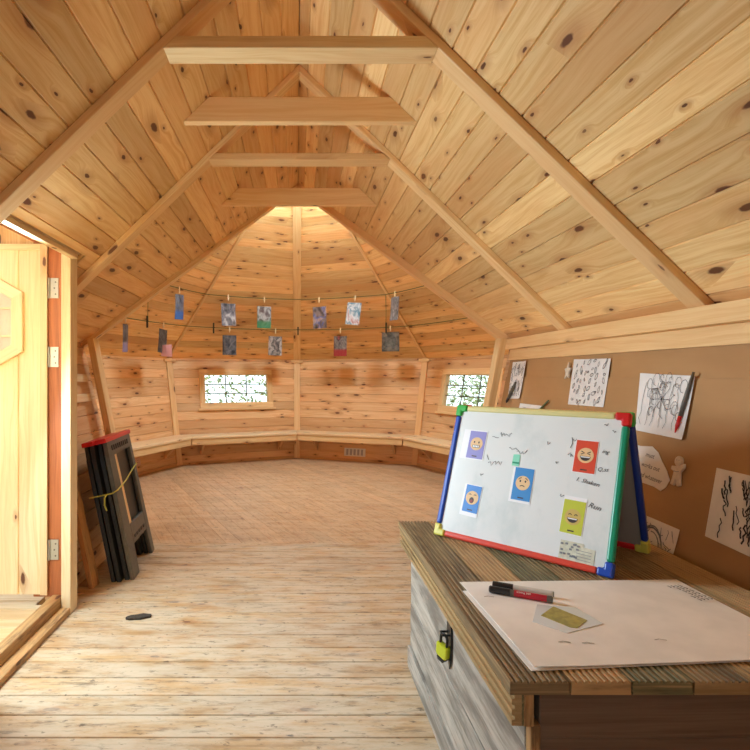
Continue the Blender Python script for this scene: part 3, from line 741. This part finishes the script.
def quad_paper(corners, label, kind, sd, mat=PAPER, curl=.012, inkm=INK, name='drawing'):
    """corners (y, z) clockwise from the top corner nearest the far end"""
    tl, tr, br, bl = corners; yc = sum(c[0] for c in corners)/4; zc = sum(c[1] for c in corners)/4
    t = thing(name, label, 'drawing', wp(yc, zc, OFF), 'drawings on the cardboard'); r = random.Random(sd)
    n = V((-math.cos(TH), 0, math.sin(TH))); k = [r.random()*curl for _ in range(4)]
    f = lambda u, v: .0005+k[0]*max(0, .25-u)*2*v + k[1]*max(0, u-.75)*4*(1-v)**2 + k[2]*max(0, u-.8)*4*v
    C = [wp(*bl, OFF), wp(*br, OFF), wp(*tr, OFF), wp(*tl, OFF)]
    mb = MB(); mb.sheet(C, 8, f, nrm=n); mb.build('sheet', mat, t, solid=.0006)
    rot = math.atan2((tr[1]-tl[1]), -(tr[0]-tl[0])); M = WM(yc, zc, rot); w = math.dist(tl, tr)*.92; h = math.dist(tl, bl)*.92
    mb = MB(); scribble(mb, M, w, h, sd, kind, .004); mb.build('pencil_marks', inkm, t)
    return t, M
quad_paper([(3.66, 1.262), (3.44, 1.265), (3.43, 1.03), (3.64, 1.02)], 'small drawing pinned next to the end post by the window', 'marks', 21)
quad_paper([(2.841, 1.257), (2.516, 1.253), (2.501, 1.03), (2.83, 1.026)], 'white sheet of leafy pen marks beside the star figure', 'marks', 22)
quad_paper([(2.272, 1.184), (1.953, 1.173), (1.955, .945), (2.244, .952)], 'plant drawing with a black paintbrush fixed over its edge', 'figure', 23)
quad_paper([(2.13, .645), (1.898, .642), (1.911, .478), (2.10, .475)], 'smudgy round drawing low down behind the whiteboard stand', 'blob', 24, PAPERP, inkm=INKL)
quad_paper([(1.787, .875), (1.50, .872), (1.49, .64), (1.786, .654)], 'drawing of dark branches, nearest the chest front', 'branch', 25, PAPERP)
def textmesh(mb, M, txt, x, y, size, shear=.2, z=.001, mi=0, ang=0.):
    cu = bpy.data.curves.new('t', 'FONT'); cu.body = txt; cu.size = size; cu.shear = shear; cu.resolution_u = 2
    o = bpy.data.objects.new('t', cu); COL.objects.link(o); dg = bpy.context.evaluated_depsgraph_get(); me = bpy.data.meshes.new_from_object(o.evaluated_get(dg))
    R = M @ Matrix.Translation((x, y, z)) @ Matrix.Rotation(ang, 4, 'Z')
    for p in me.polygons: mb.face([R @ me.vertices[i].co for i in p.vertices], None, None, mi)
    bpy.data.objects.remove(o); bpy.data.meshes.remove(me); bpy.data.curves.remove(cu)
# torn note with handwriting
M = WM(2.09, .825); t = thing('torn_note', 'torn white note with three lines of handwriting beside the gingerbread figure', 'note', M.translation)
out = [(-.17, .075), (-.10, .07), (-.03, .078), (.01, .06), (.04, .03), (.075, 0), (.098, -.03), (.085, -.06), (.06, -.078), (.02, -.07), (-.05, -.068), (-.17, -.07)]
mb = MB(); mb.mprism(M, out, .001, .0005); mb.build('sheet', PAPER, t)
mb = MB()
for i, (tx, x) in enumerate((('must', -.06), ('works out', -.075), ('and whatever', -.085))): textmesh(mb, M, tx, x, .035-.04*i, .026, .25, .002, ang=-.05)
mb.build('handwriting', INK, t)
# little clay figures
M = WM(2.881, 1.196, .1); st = [(math.cos(k*PI/5+PI/2)*(.034 if k % 2 == 0 else .017), math.sin(k*PI/5+PI/2)*(.05 if k % 2 == 0 else .022)) for k in range(10)]
mb = MB(); mb.mprism(M, st, .012); tag(mb.build('star_figure', CLAY, bevel=.003), 'little white star shaped clay figure on the cardboard', 'clay figure')
M = WM(1.955, .839, .05); t = thing('gingerbread_figure', 'white gingerbread shaped clay figure stuck on the cardboard', 'clay figure', M.translation)
body = [(-.012, .012), (-.03, .012), (-.032, -.002), (-.016, -.008), (-.02, -.035), (-.026, -.055), (-.008, -.058), (0, -.034), (.008, -.058), (.026, -.055), (.02, -.035), (.016, -.008), (.032, .010), (.03, .026), (.012, .016)]
mb = MB(); mb.mprism(M, body, .010); mb.mprism(M, [(.019*math.cos(k*PI/8), .030+.019*math.sin(k*PI/8)) for k in range(16)], .0102); mb.build('body', CLAY, t, bevel=.003)
mb = MB(); mb.disc(M, (-.006, .034), .002, .002, 8, .0106); mb.disc(M, (.006, .034), .002, .002, 8, .0106); mb.ribbon(M, [(-.014, -.006), (0, -.008), (.014, -.006)], .002, .0106); mb.build('face_marks', INKL, t)
# small label strip + sticks
M = WM(3.27, .982, .03); t = thing('paper_slip', 'small white paper slip just above the whiteboard top edge', 'paper slip', M.translation)
mb = MB(); mb.mprism(M, [(-.16, -.02), (.14, -.024), (.15, .016), (-.15, .024)], .001, .0005); mb.build('sheet', PAPER, t); mb = MB(); textmesh(mb, M, 'mmm', -.1, -.008, .02, .3, .003); mb.build('pen_marks', INKL, t)
def stick(name, y0, z0, y1, z1, r, mats, label, cat, tip=.25):
    p0, p1 = wp(y0, z0, OFF+.012), wp(y1, z1, OFF+.014); t = thing(name, label, cat, p0)
    mb = MB(); k = p0+(p1-p0)*tip; mb.tube([k, k+(p1-k)*.3, k+(p1-k)*.6, p1], [r*.9, r*1.1, r, r*.55], 10); mb.build('handle', mats[0], t, smooth=True)
    mb = MB(); mb.tube([p0, p0+(k-p0)*.4, k], [r*.2, r*.9, r*.9], 10); mb.build('tip', mats[1], t, smooth=True); return t
stick('paintbrush', 1.995, .965, 1.955, 1.185, .007, [CHAR, RED], 'black paintbrush with a red tip fixed upright over a drawing', 'paintbrush', .28)
stick('charcoal_stick', 3.62, .99, 3.52, 1.13, .010, [CHAR, BLACK], 'charcoal stick across the lower corner of the small drawing', 'charcoal')
stick('pencil', 3.13, .965, 3.02, 1.035, .006, [plain('pencil_green', '#4c5a3a', .5), BLACK], 'short dark pencil poking up beside the paper slip', 'pencil')

# ------------------------------------------------------------------ chest
CX0, CX1, CY0, CY1, LZ = .417, 1.262, 1.078, 2.262, .58
ch = thing('storage_chest', 'long wooden chest with a grooved decking lid and grey weathered side', 'chest', (.83, 1.67, 0))
def decking(x0, w, z0, z1, y0, y1, seed, mb, ng=9, face='z', g=.0042):
    """board along y with a ribbed face"""
    prof = [(0, 0)]
    q = w/ng
    for k in range(ng): prof += [(k*q+.0012, 1), (k*q+q*.56, 1), (k*q+q*.62, 1-g/(z1-z0)), (k*q+q*.96, 1-g/(z1-z0))]
    prof += [(w-.001, 1), (w, 0)]
    prof[1] = (.001, 1)
    if face == 'z': P = [V((x0+a, y0, z0+b*(z1-z0))) for a, b in prof]
    else: P = [V((x0-(b*(z1-z0)), y0, z0+a)) for a, b in prof]
    n = len(P)
    for i in range(n-1): mb.face([P[i], P[i+1], P[i+1]+V((0, y1-y0, 0)), P[i]+V((0, y1-y0, 0))], (0, 1, 0), seed, 0, flip=(face == 'z'))
    B = [V((p.x, p.y, z0)) if face == 'z' else V((x0, p.y, p.z)) for p in P]; dy_ = V((0, y1-y0, 0))
    for i in range(n-1):
        mb.face([B[i], B[i+1], P[i+1], P[i]], (1, 0, 0), seed, 0); mb.face([P[i]+dy_, P[i+1]+dy_, B[i+1]+dy_, B[i]+dy_], (1, 0, 0), seed, 0)
mb = MB(); nb = 7; bw = (CX1-CX0)/nb
sx = [.05, .92, .38, .72, .20, .55, .85]
for k in range(nb): decking(CX0+k*bw, bw-.003, LZ-.027, LZ, CY0, CY1, (sx[k], rng.random()), mb)
mb.box((CX0+.02, CY0+.03, LZ-.034), (CX1-.02, CY1-.02, LZ-.0272))
lid = mb.build('lid', DECK, ch)
mb = MB(); decking(CX0+.026, .062, LZ-.092, LZ-.092+.020, CY0+.006, CY1, (.5, .3), mb, ng=3, face='x', g=.006)
mb.box((CX0+.0265, CY0+.006, LZ-.092), (CX0+.05, CY1, LZ-.028))
mb.build('lid_fascia', DECK, ch)
BX = .462
mb = MB(); zs = [0, .085, .255, .425, .488]
for k in range(4): mb.box((BX-(.014 if k == 0 else .002*(k % 2)), CY0+.034, zs[k]+.002), (BX+.025, CY1-.03, zs[k+1]), (0, 1, 0))
mb.build('side_panel', GREY, ch, bevel=.003)
mb = MB(); zs = [0, .16, .32, .455, .552]
for k in range(4): mb.box((BX+.02, CY0+.022-(.006 if k == 3 else 0), zs[k]+.002), (1.205, CY0+.05, zs[k+1]), (1, 0, 0))
mb.build('front_panel', DARKW, ch, bevel=.003)
mb = MB(); mb.box((BX, CY0+.008, 0), (BX+.02, CY0+.034, .488), (0, 0, 1)); mb.build('corner_post', SILL, ch, bevel=.003)
mb = MB(); mb.box((CX0+.03, CY0+.003, LZ-.092), (BX+.004, CY0+.03, LZ-.028), (0, 0, 1)); mb.build('fascia_end', SILL, ch, bevel=.002)
mb = MB(); mb.box((1.18, CY0+.05, .002), (1.205, CY1-.03, .552), (0, 1, 0)); mb.box((BX+.025, CY1-.055, .002), (1.18, CY1-.03, .552), (1, 0, 0)); mb.build('back_panel', DARKW, ch)
hp = MB(); hp.prism([V((BX-.003, 1.63, .485)), V((BX-.003, 1.665, .485)), V((BX-.003, 1.672, .40)), V((BX-.003, 1.665, .33)), V((BX-.003, 1.645, .30)), V((BX-.003, 1.632, .33)), V((BX-.003, 1.626, .40))], (-.004, 0, 0))
hp.tube([(BX-.004, 1.636, .405), (BX-.028, 1.636, .405), (BX-.028, 1.662, .405), (BX-.004, 1.662, .405)], .0035)
hp.build('hasp', BLACK, ch)
pl = thing('padlock', 'lime yellow padlock with black shackle hanging on the chest side', 'padlock', (BX-.02, 1.67, .34))
Mp = Matrix.Translation((BX-.022, 1.65, .372)) @ Matrix.Rotation(.25, 4, 'X') @ Matrix.Rotation(PI/2+.5, 4, 'Z')
mb = MB(); mb.prism([Mp @ V((x, -.010, z)) for x, z in ((-.022, 0), (.022, 0), (.022, -.036), (.015, -.044), (-.015, -.044), (-.022, -.036))], Mp.to_3x3() @ V((0, .020, 0))); mb.build('lock_body', plain('lime_lock', '#c8d02c', .35), pl, bevel=.004)
mb = MB(); mb.tube([Mp @ V((.013*math.cos(a) if 0 <= a <= PI else 0, 0, .022+.013*math.sin(a))) for a in [k*PI/8 for k in range(9)]], .0042); 
for x in (-.013, .013): mb.tube([Mp @ V((x, 0, -.004)), Mp @ V((x, 0, .022))], .0042)
mb.build('shackle', BLACK, pl, smooth=False)
mb = MB(); mb.prism([Mp @ V((x, -.0115, z)) for x, z in ((-.016, -.043), (.016, -.043), (.011, -.056), (-.011, -.056))], Mp.to_3x3() @ V((0, .023, 0))); mb.build('lock_cap', BLACK, pl, bevel=.003)

# ------------------------------------------------------------------ things on the chest
LZT = LZ+.0004
pad = thing('paper_pad', 'large pinkish white pad of paper lying on the chest lid', 'paper pad', (.8, 1.37, LZ))
for k, (C, nm) in enumerate((([(.474, 1.113), (1.128, 1.165), (1.100, 1.597), (.459, 1.525)], 'under_sheet'), ([(.481, 1.118), (1.122, 1.160), (1.104, 1.600), (.467, 1.580)], 'top_sheet'))):
    mb = MB(); z = LZT+.0015+.0035*k; r = random.Random(k)
    C3 = [V((x, y, z)) for x, y in C]
    mb.sheet(C3, 10, lambda u, v: .002*math.sin(4*u+k)*math.sin(3*v)+.006*max(0, .15-u)*(1-v)*3*k, nrm=(0, 0, 1)); mb.build(nm, PAPERP, pad, solid=.0012)
Ml = Matrix.Translation((1.07, 1.50, LZT+.0075)) @ Matrix.Rotation(-1.35, 4, 'Z')
mb = MB()
for i in range(4):
    for j in range(6):
        if rng.random() < .8: mb.ribbon(Ml, [(j*.018-.05, i*.012-.02), (j*.018-.042+.004*rng.random(), i*.012-.017), (j*.018-.038, i*.012-.022)], .004)
mb.build('pen_marks', CHAR, pad)
mb = MB(); Mp2 = Matrix.Translation((.6, 1.3, LZT+.0074))
for x, y in ((-.02, -.08), (.03, -.085), (.2, -.07), (-.1, .17)): mb.ribbon(Mp2, [(x, y), (x+.012, y+.004), (x+.026, y-.002)], .003)
mb.build('smudges', plain('faint_ink', '#a89c8c', .8), pad)
nt_ = thing('paper_scrap', 'olive yellow scrap of paper on a white film on the pad', 'paper scrap', (.65, 1.34, LZ+.006))
mb = MB(); mb.prism([V((x, y, LZT+.0078)) for x, y in ((.60, 1.353), (.655, 1.405), (.70, 1.326), (.655, 1.285), (.64, 1.29))], (0, 0, .0008)); mb.build('scrap', plain('olive_paper', '#a89b45', .5, .2, 60.), nt_)
mb = MB(); mb.prism([V((x, y, LZT+.007)) for x, y in ((.565, 1.32), (.62, 1.42), (.71, 1.40), (.73, 1.31), (.62, 1.262))], (0, 0, .0006)); mb.build('film', plain('white_film', '#dedfdd', .25), nt_)
def marker(p0, p1, bodym, label, labelm=None, r=.0085):
    p0, p1 = V(p0), V(p1); ax = (p1-p0).normalized(); L = (p1-p0).length; t = thing('marker_pen', label, 'marker pen', p0, 'marker pens on the pad')
    mb = MB(); mb.tube([p0, p0+ax*.002, p0+ax*.052, p0+ax*.054], [r*.85, r*1.08, r*1.08, r], 14); mb.build('cap', BLACK, t)
    mb = MB(); mb.tube([p0+ax*.054, p0+ax*(L-.004), p1], [r*.95, r*.95, r*.8], 14); mb.build('barrel', bodym, t)
    if labelm:
        mb = MB(); mb.tube([p0+ax*.064, p0+ax*(L-.014)], r*1.0, 14, caps=False); mb.build('label_band', labelm, t)
        side = ax.cross(V((0, 0, 1))).normalized(); up = V((0, 0, 1)); n = (up*.8+side*.6).normalized(); up2 = n.cross(ax)
        c = p0+ax*.07+n*(r*1.03); M = Matrix(((ax.x, up2.x, n.x, c.x), (ax.y, up2.y, n.y, c.y), (ax.z, up2.z, n.z, c.z), (0, 0, 0, 1)))
        mb = MB(); textmesh(mb, M, 'edding 360', 0, -.003, .008, 0, .0004); mb.build('lettering', PAPER, t)
        mb = MB(); mb.tube([p1-ax*.013, p1-ax*.001], [r*1.02, r*1.02], 14); mb.build('end_plug', CHAR, t)
    else:
        mb = MB(); mb.tube([p1-ax*.005, p1+ax*.001], [r*.9, r*.8], 12); mb.build('end_plug', CHAR, t)
    return t
mz = LZT+.0165
marker((.545, 1.533, mz), (.682, 1.462, mz), plain('white_barrel', '#d8d5cc', .35), 'white marker pen with a black cap lying behind the red one')
marker((.524, 1.500, mz), (.664, 1.427, mz), CHAR, 'red banded marker pen with a black cap lying on the pad', plain('red_label', '#b5162c', .4))

# ------------------------------------------------------------------ table-top easel
W_, H_ = .606, .501
E3 = V((.6718, -.7407, 0)); B3 = V((.7407, .6718, 0)); bb, hh = .168, .478; SLN = math.hypot(bb, hh)
o3 = V((.526, 2.05, LZ+.001))-E3*.013
def frame_M(o, e, up): n = e.cross(up).normalized(); return Matrix(((e.x, up.x, n.x, o.x), (e.y, up.y, n.y, o.y), (e.z, up.z, n.z, o.z), (0, 0, 0, 1)))
upF = (B3*bb+V((0, 0, hh))).normalized(); MF = frame_M(o3+V((0, 0, .004)), E3, upF)
upK = (-B3*bb+V((0, 0, hh))).normalized(); MK = frame_M(o3+B3*.352+E3*W_+V((0, 0, .004)), -E3, upK)
ez = thing('easel_whiteboard', 'double sided table whiteboard with coloured tube frame standing on the chest', 'whiteboard', tuple(o3))
def wbpanel(M, edge, corner, surf, nm):
    tw, d = .021, .011      # frame width, half depth
    mb = MB(); mb.mbox(M, (tw*.6, tw*.6, -.003), (W_-tw*.6, H_-tw*.6, .003)); p = mb.build(nm, surf, ez)
    cl = .042
    for k, (a, b) in enumerate((((0, cl), (tw, H_-cl)), ((cl, H_-tw), (W_-cl, H_)), ((W_-tw, cl), (W_, H_-cl)), ((cl, 0), (W_-cl, tw)))):
        mb = MB(); mb.mbox(M, (a[0], a[1], -d), (b[0], b[1], d)); mb.build('frame_tube', edge[k], p, bevel=.007, segs=3)
    e = .002
    L = [(-e, -e), (cl, -e), (cl, tw+e), (tw+e, tw+e), (tw+e, cl), (-e, cl)]
    for k, (fx, fy) in enumerate(((0, 1), (1, 1), (1, 0), (0, 0))):
        poly = [((W_-x if fx else x), (H_-y if fy else y)) for x, y in L]
        if fx != fy: poly = poly[::-1]
        mb = MB(); mb.mprism(M, poly, 2*d+.004, -d-.002); mb.build('frame_corner', corner[k], p, bevel=.006, segs=3)
    return p
board = wbpanel(MF, [BLUE, CREAM, TEAL, SALM], [GRN, RED, BLUE, YEL], WB, 'front_board')
back = wbpanel(MK, [NAVY, CREAM, BLUE, RED], [GRN, RED, BLUE, YEL], WBACK, 'rear_board')
MI = MF @ Matrix.Translation((.013, -.010, 0))
# handwriting on the board (ink belongs to the board)
mb = MB()
for tx, s, t_, sz, an in (('ing', .523, .378, .018, -.1), ('7 Q,ss', .502, .318, .018, .05), ('1. Shaken', .455, .280, .019, -.15), ('Run', .502, .203, .024, -.2)): textmesh(mb, MI, tx, s, t_, sz, .3, .0042, ang=an)
def scrawl(s, t_, n, w, h, sd):
    r = random.Random(sd); mb.ribbon(MI, [(s+w*k/n+r.gauss(0, .002), t_+h*math.sin(k*2.1)+r.gauss(0, h*.35)) for k in range(n+1)], .0018, .0042)
scrawl(.147, .398, 3, .03, .002, 1); scrawl(.175, .412, 10, .045, .007, 2); scrawl(.219, .362, 5, .03, .003, 3); scrawl(.25, .352, 7, .035, .006, 4)
mb.ribbon(MI, [(.14, .33), (.15, .312)], .0018, .0042); scrawl(.152, .305, 9, .05, .008, 5)
for s, t_ in ((.125, .255), (.35, .395), (.385, .33), (.415, .225), (.43, .41), (.545, .45), (.52, .47)): scrawl(s, t_, 4, .012, .004, int(s*1000))
mb.ribbon(MI, [(.428, .42), (.432, .40), (.427, .385)], .002, .0042); scrawl(.424, .36, 5, .014, .006, 9)
mb.build('handwriting', INK, board)
SKIN, EYE = plain('face_tan', '#e8c08c', .5), plain('face_black', '#3a2a22', .5)
WHT = plain('card_white', '#f0f0f2', .4); TONGUE = plain('mouth_red', '#9a3a34', .5)
def emoji(s, t_, w, h, col, kind, label, rot=0., border=(0, 0, 0, 0), skin=None):
    M = MF @ Matrix.Translation((s+.013, t_-.010, .0045)) @ Matrix.Rotation(rot, 4, 'Z'); T = thing('feelings_card', label, 'picture card', M.translation, 'feelings cards stuck on the whiteboard')
    l, r_, d, u = border
    mb = MB(); mb.mprism(M, [(-w/2-l, -h/2-d), (w/2+r_, -h/2-d), (w/2+r_, h/2+u), (-w/2-l, h/2+u)], .0008, -.001); mb.build('backing', WHT, T)
    mb = MB(); mb.mprism(M, [(-w/2, -h/2), (w/2, -h/2), (w/2, h/2), (-w/2, h/2)], .0006, -.0001); mb.build('picture', plain('card_'+kind, col, .4), T)
    R = .0245; c = (0, .004 if kind != 'grin' else -.0)
    mb = MB(); mb.disc(M, c, R, R*1.02, 28, .0009); mb.build('face', skin or SKIN, T)
    mb = MB(); z = .0013
    if kind in ('grimace', 'worried'):
        for x in (-.009, .009): mb.disc(M, (c[0]+x, c[1]+.006), .003, .0042, 10, z)
    if kind == 'worried':
        for sg in (-1, 1): mb.ribbon(M, [(c[0]+sg*.006, c[1]+.018), (c[0]+sg*.011, c[1]+.016), (c[0]+sg*.016, c[1]+.011)], .0025, z)
        mb.ribbon(M, [(c[0]-.008, c[1]-.012), (c[0]-.003, c[1]-.009), (c[0]+.003, c[1]-.009), (c[0]+.008, c[1]-.012)], .003, z)
    if kind == 'laugh':
        for sg in (-1, 1): mb.ribbon(M, [(c[0]+sg*.014, c[1]+.013), (c[0]+sg*.004, c[1]+.008), (c[0]+sg*.014, c[1]+.003)], .003, z)
    if kind == 'yawn':
        for sg in (-1, 1): mb.ribbon(M, [(c[0]+sg*.005, c[1]+.010), (c[0]+sg*.010, c[1]+.013), (c[0]+sg*.015, c[1]+.010)], .0025, z)
        mb.disc(M, (c[0], c[1]-.009), .009, .011, 18, z)
    if kind == 'grin':
        for sg in (-1, 1): mb.ribbon(M, [(c[0]+sg*.004, c[1]+.006), (c[0]+sg*.009, c[1]+.010), (c[0]+sg*.014, c[1]+.006)], .0025, z)
    if kind in ('laugh', 'grin'): mb.disc(M, (c[0], c[1]-.003), .016, .015, 16, z, a0=PI, a1=2*PI)
    if kind == 'grimace': mb.mprism(M, [(-.014, c[1]-.015), (.014, c[1]-.015), (.015, c[1]-.005), (-.015, c[1]-.005)], .0002, z)
    mb.ribbon(M, [(-.010, -h/2+.009), (.010, -h/2+.009)], .004, z); mb.build('features', EYE, T)
    mb = MB()
    if kind in ('laugh', 'grin'): mb.mprism(M, [(-.013, c[1]-.0075), (.013, c[1]-.0075), (.0145, c[1]-.0042), (-.0145, c[1]-.0042)], .0002, .0016)
    if kind == 'grimace':
        for k in range(4): mb.mprism(M, [(-.0125+k*.0064, c[1]-.0135), (-.0075+k*.0064, c[1]-.0135), (-.0075+k*.0064, c[1]-.0065), (-.0125+k*.0064, c[1]-.0065)], .0002, .0016)
    if mb.f: mb.build('teeth', WHT, T)
    if kind == 'yawn': mb = MB(); mb.disc(M, (c[0], c[1]-.012), .0055, .006, 12, .0016); mb.build('tongue', TONGUE, T)
    return T
emoji(.092, .362, .066, .104, '#8b86c8', 'grimace', 'lilac card with a grimacing face, top of the whiteboard', -.02, (.026, .003, .004, .004))
emoji(.288, .242, .066, .112, '#2f86c9', 'worried', 'blue card with a worried face at the middle of the whiteboard', -.01, (.008, .002, .008, 0))
emoji(.477, .360, .066, .105, '#d9492c', 'laugh', 'orange red card with a laughing face on the whiteboard', -.02, (.002, .002, .002, .002))
emoji(.112, .162, .060, .098, '#2f80d0', 'yawn', 'blue card with a yawning face low on the whiteboard', -.04, (.008, .002, .014, .002))
emoji(.463, .163, .066, .105, '#c3c93c', 'grin', 'yellow green card with a grinning face on the whiteboard', -.03, (.002, .002, .002, .012), plain('face_olive', '#cbb05c', .5))
M = MF @ Matrix.Translation((0.265, 0.312, .0045)); t = thing('green_sticker', 'small mint green sticker above the blue worried card', 'sticker', M.translation)
mb = MB(); mb.mprism(M, [(-.013, -.02), (.013, -.02), (.012, .022), (-.012, .02)], .0008, -.0008); mb.build('sticker', plain('mint', '#86d6b8', .5), t)
mb = MB(); mb.mprism(M, [(-.012, -.012), (.012, -.012), (.012, -.006), (-.012, -.006)], .0004, .0001); mb.build('stripe', TEAL, t)
M = MF @ Matrix.Translation((0.500, 0.048, .0045)); t = thing('picture_slip', 'grey and cream picture slip at the bottom corner of the whiteboard', 'picture slip', M.translation)
mb = MB(); mb.mprism(M, [(-.052, -.03), (.052, -.032), (.052, .018), (.02, .02), (.018, .03), (-.05, .03)], .0008, -.0008); mb.build('slip', plain('cream_print', '#cfcfba', .5, .15, 60.), t)
mb = MB(); r = random.Random(5)
for k in range(16): x, y = -.045+.05*r.random(), -.02+.045*r.random(); mb.mprism(M, [(x-.004, y-.003), (x+.004, y-.003), (x+.004, y+.003), (x-.004, y+.003)], .0002, .0001+.0001*k)
for k in range(4): mb.ribbon(M, [(.0, .008-.009*k), (.044, .007-.009*k)], .0014, .001)
mb.build('print_marks', INKL, t)

# ------------------------------------------------------------------ folded sawhorses by the door
so = V((-.935, 3.165, 0)); sS = V((-.045, 1, 0)).normalized(); sT = V((-.16, 0, .755)).normalized()
def sawhorse(o, label, fm):
    n = sS.cross(sT).normalized(); M = Matrix(((sS.x, sT.x, n.x, o.x), (sS.y, sT.y, n.y, o.y), (sS.z, sT.z, n.z, o.z), (0, 0, 0, 1)))
    t = thing('folding_sawhorse', label, 'sawhorse', o, 'folded plastic sawhorses'); L, H = .55, .81
    T = H-.085
    def frame(z0, z1, m, nm, ribs):
        mb = MB(); d = z1-z0
        mb.mprism(M, [(0, 0), (.13, 0), (.14, .17), (.125, T), (.02, T)], d, z0); mb.mprism(M, [(L-.075, 0), (L, 0), (L-.02, T), (L-.075, T), (L-.09, .17)], d, z0)
        mb.mprism(M, [(.02, T), (L-.02, T), (L-.022, H), (.022, H)], d, z0); mb.mprism(M, [(.139, .17), (L-.089, .17), (L-.088, .29), (.1365, .29)], d, z0)
        f = mb.build(nm, m, t, bevel=.006)
        if ribs:
            mb = MB()
            for k in range(9): mb.mprism(M, [(.09+k*.042, T+.025), (.112+k*.042, T+.025), (.112+k*.042, T+.055), (.09+k*.042, T+.055)], .004, z1)
            for k in range(5): mb.mprism(M, [(.17+k*.055, .20), (.20+k*.055, .20), (.20+k*.055, .217), (.17+k*.055, .217)], .004, z1)
            mb.build('grip_ribs', CHARD, f)
        return f
    frame(-.026, 0, fm, 'front_frame', True)
    frame(-.056, -.032, CHARD, 'rear_frame', False)
    mb = MB(); mb.mbox(M, (.12, .17, -.032), (L-.08, T, -.027)); mb.build('web_panel', BLACK, t)
    mb = MB(); mb.mbox(M, (-.004, H-.004, -.060), (L+.004, H+.022, .004)); mb.build('top_bar', RED, t, bevel=.005)
    mb = MB(); mb.mprism(M, [(.140, .29), (.200, .29), (.185, T), (.126, T)], .012, -.020); mb.build('lit_side_strip', PINEB, t)  # brown strip coloured as the lit inner side of the opening
    return t, M
s1, Ms = sawhorse(so, 'front black folding sawhorse with red top leaning by the door', CHAR)
n_ = sS.cross(sT).normalized(); sawhorse(so-n_*.066-sS*.03, 'rear black folding sawhorse behind the front one, nearer the wall', CHARD)
mb = MB(); P = lambda x, y, z: Ms @ V((x, y, z))
mb.tube([P(-.036, .52, -.14), P(-.006, .515, -.02), P(.02, .525, .008), P(.2, .545, .010), P(.40, .585, .010), P(.53, .60, .006), P(.556, .60, -.02), P(.535, .60, -.14)], .004, 6)
mb.tube([P(-.02, .52, -.05), P(-.03, .50, -.06), P(-.025, .46, -.07), P(-.035, .43, -.06)], .005, 6)
tag(mb.build('tie_cord', TWINE), 'yellow cord tied round the two folded sawhorses', 'cord')
# offcut board leaning behind the door frame
mb = MB(); p0, p1 = V((-1.135, 3.03, 0)), V((-1.285, 3.06, .66)); ax = (p1-p0).normalized()
pr = [(0, 0), (.075, 0), (.082, .3), (.066, .34), (.08, .42), (.07, .55), (.075, .66), (.0, .66)]
u = V((.1, 1, 0)).normalized(); M = frame_M(p0, u, ax); mb.mprism(M, pr, .03, -.015)
tag(mb.build('offcut_board', SILL, bevel=.002), 'rough edged wooden board leaning between the door frame and the sawhorses', 'board')
# scrap of bark on the floor
mb = MB(); r = random.Random(3); ang = .35; c = V((-.767, 2.671, .001))
pts = [c+V((math.cos(k*PI/7)*(.055+.012*r.random())*1.0, math.sin(k*PI/7)*(.022+.010*r.random())+.25*math.cos(k*PI/7)*.055, 0)) for k in range(14)]
mb.prism(pts, (0, 0, .010)); tag(mb.build('bark_scrap', plain('dark_bark', '#3a3128', .9, .4, 90.), bevel=.004), 'flat dark scrap of bark lying on the floor inside the door', 'bark')

# ------------------------------------------------------------------ camera, daylight
cam = bpy.data.cameras.new('camera'); co = bpy.data.objects.new('camera', cam); COL.objects.link(co)
co.location = (0, 0, 1.18); co.rotation_euler = (PI/2, 0, 0); cam.sensor_width = 36; cam.lens = 36*550/750; cam.shift_x = 78/750; cam.clip_start = .02
S.camera = co
w = bpy.data.worlds.new('sky'); S.world = w; w.use_nodes = True; nt = w.node_tree; nt.nodes.clear()
out = nt.nodes.new('ShaderNodeOutputWorld'); bg = nt.nodes.new('ShaderNodeBackground'); bg.inputs[0].default_value = (.84, .96, 1, 1); bg.inputs[1].default_value = 2.5
nt.links.new(bg.outputs[0], out.inputs[0])
def portal(loc, rot, sx, sy):
    l = bpy.data.lights.new('portal', 'AREA'); l.shape = 'RECTANGLE'; l.size = sx; l.size_y = sy; l.cycles.is_portal = True
    o = bpy.data.objects.new('portal', l); COL.objects.link(o); o.location = loc; o.rotation_euler = rot
portal((-1.34, 2.37, .98), (0, -PI/2, 0), 1.80, .78)
portal((0, YC, SKY+.12), (0, 0, 0), .8, .8)
for i in (-1, 0):
    M = oct_frame(-1 if i else 1, .5, .99); portal(M @ V((0, 0, -.05)), (M.to_3x3() @ Matrix.Rotation(PI, 3, 'X')).to_euler(), .9, .39)
def added_daylight(loc, aim, sx, sy, power, col=(.95, 1, .97)):
    l = bpy.data.lights.new('added_daylight', 'AREA'); l.shape = 'RECTANGLE'; l.size = sx; l.size_y = sy; l.energy = power; l.color = col
    o = bpy.data.objects.new('added_daylight', l); COL.objects.link(o); o.location = loc; o.rotation_euler = (V(aim)-V(loc)).to_track_quat('-Z', 'Y').to_euler()
DL = (.72, .89, 1.)
added_daylight((-1.36, 2.19, 1.36), (0, 1.55, .85), .42, .85, 62, DL)
added_daylight((-.55, YB-.12, .95), (-.2, 1, .9), .85, .62, 11, DL)  # added fill lamp behind the camera, outside the made-up window
added_daylight((0, YC, SKY+.17), (0, YC, 0), .75, .75, 165, DL)
cy = S.cycles
cy.max_bounces = 14; cy.diffuse_bounces = 9; cy.glossy_bounces = 3; cy.transparent_max_bounces = 8; cy.caustics_reflective = False; cy.caustics_refractive = False
cy.sample_clamp_indirect = 8; cy.use_denoising = True
vs = S.view_settings; vs.view_transform = 'Standard'; vs.look = 'None'; vs.exposure = -0.2; vs.gamma = 1; vs.use_curve_mapping = False
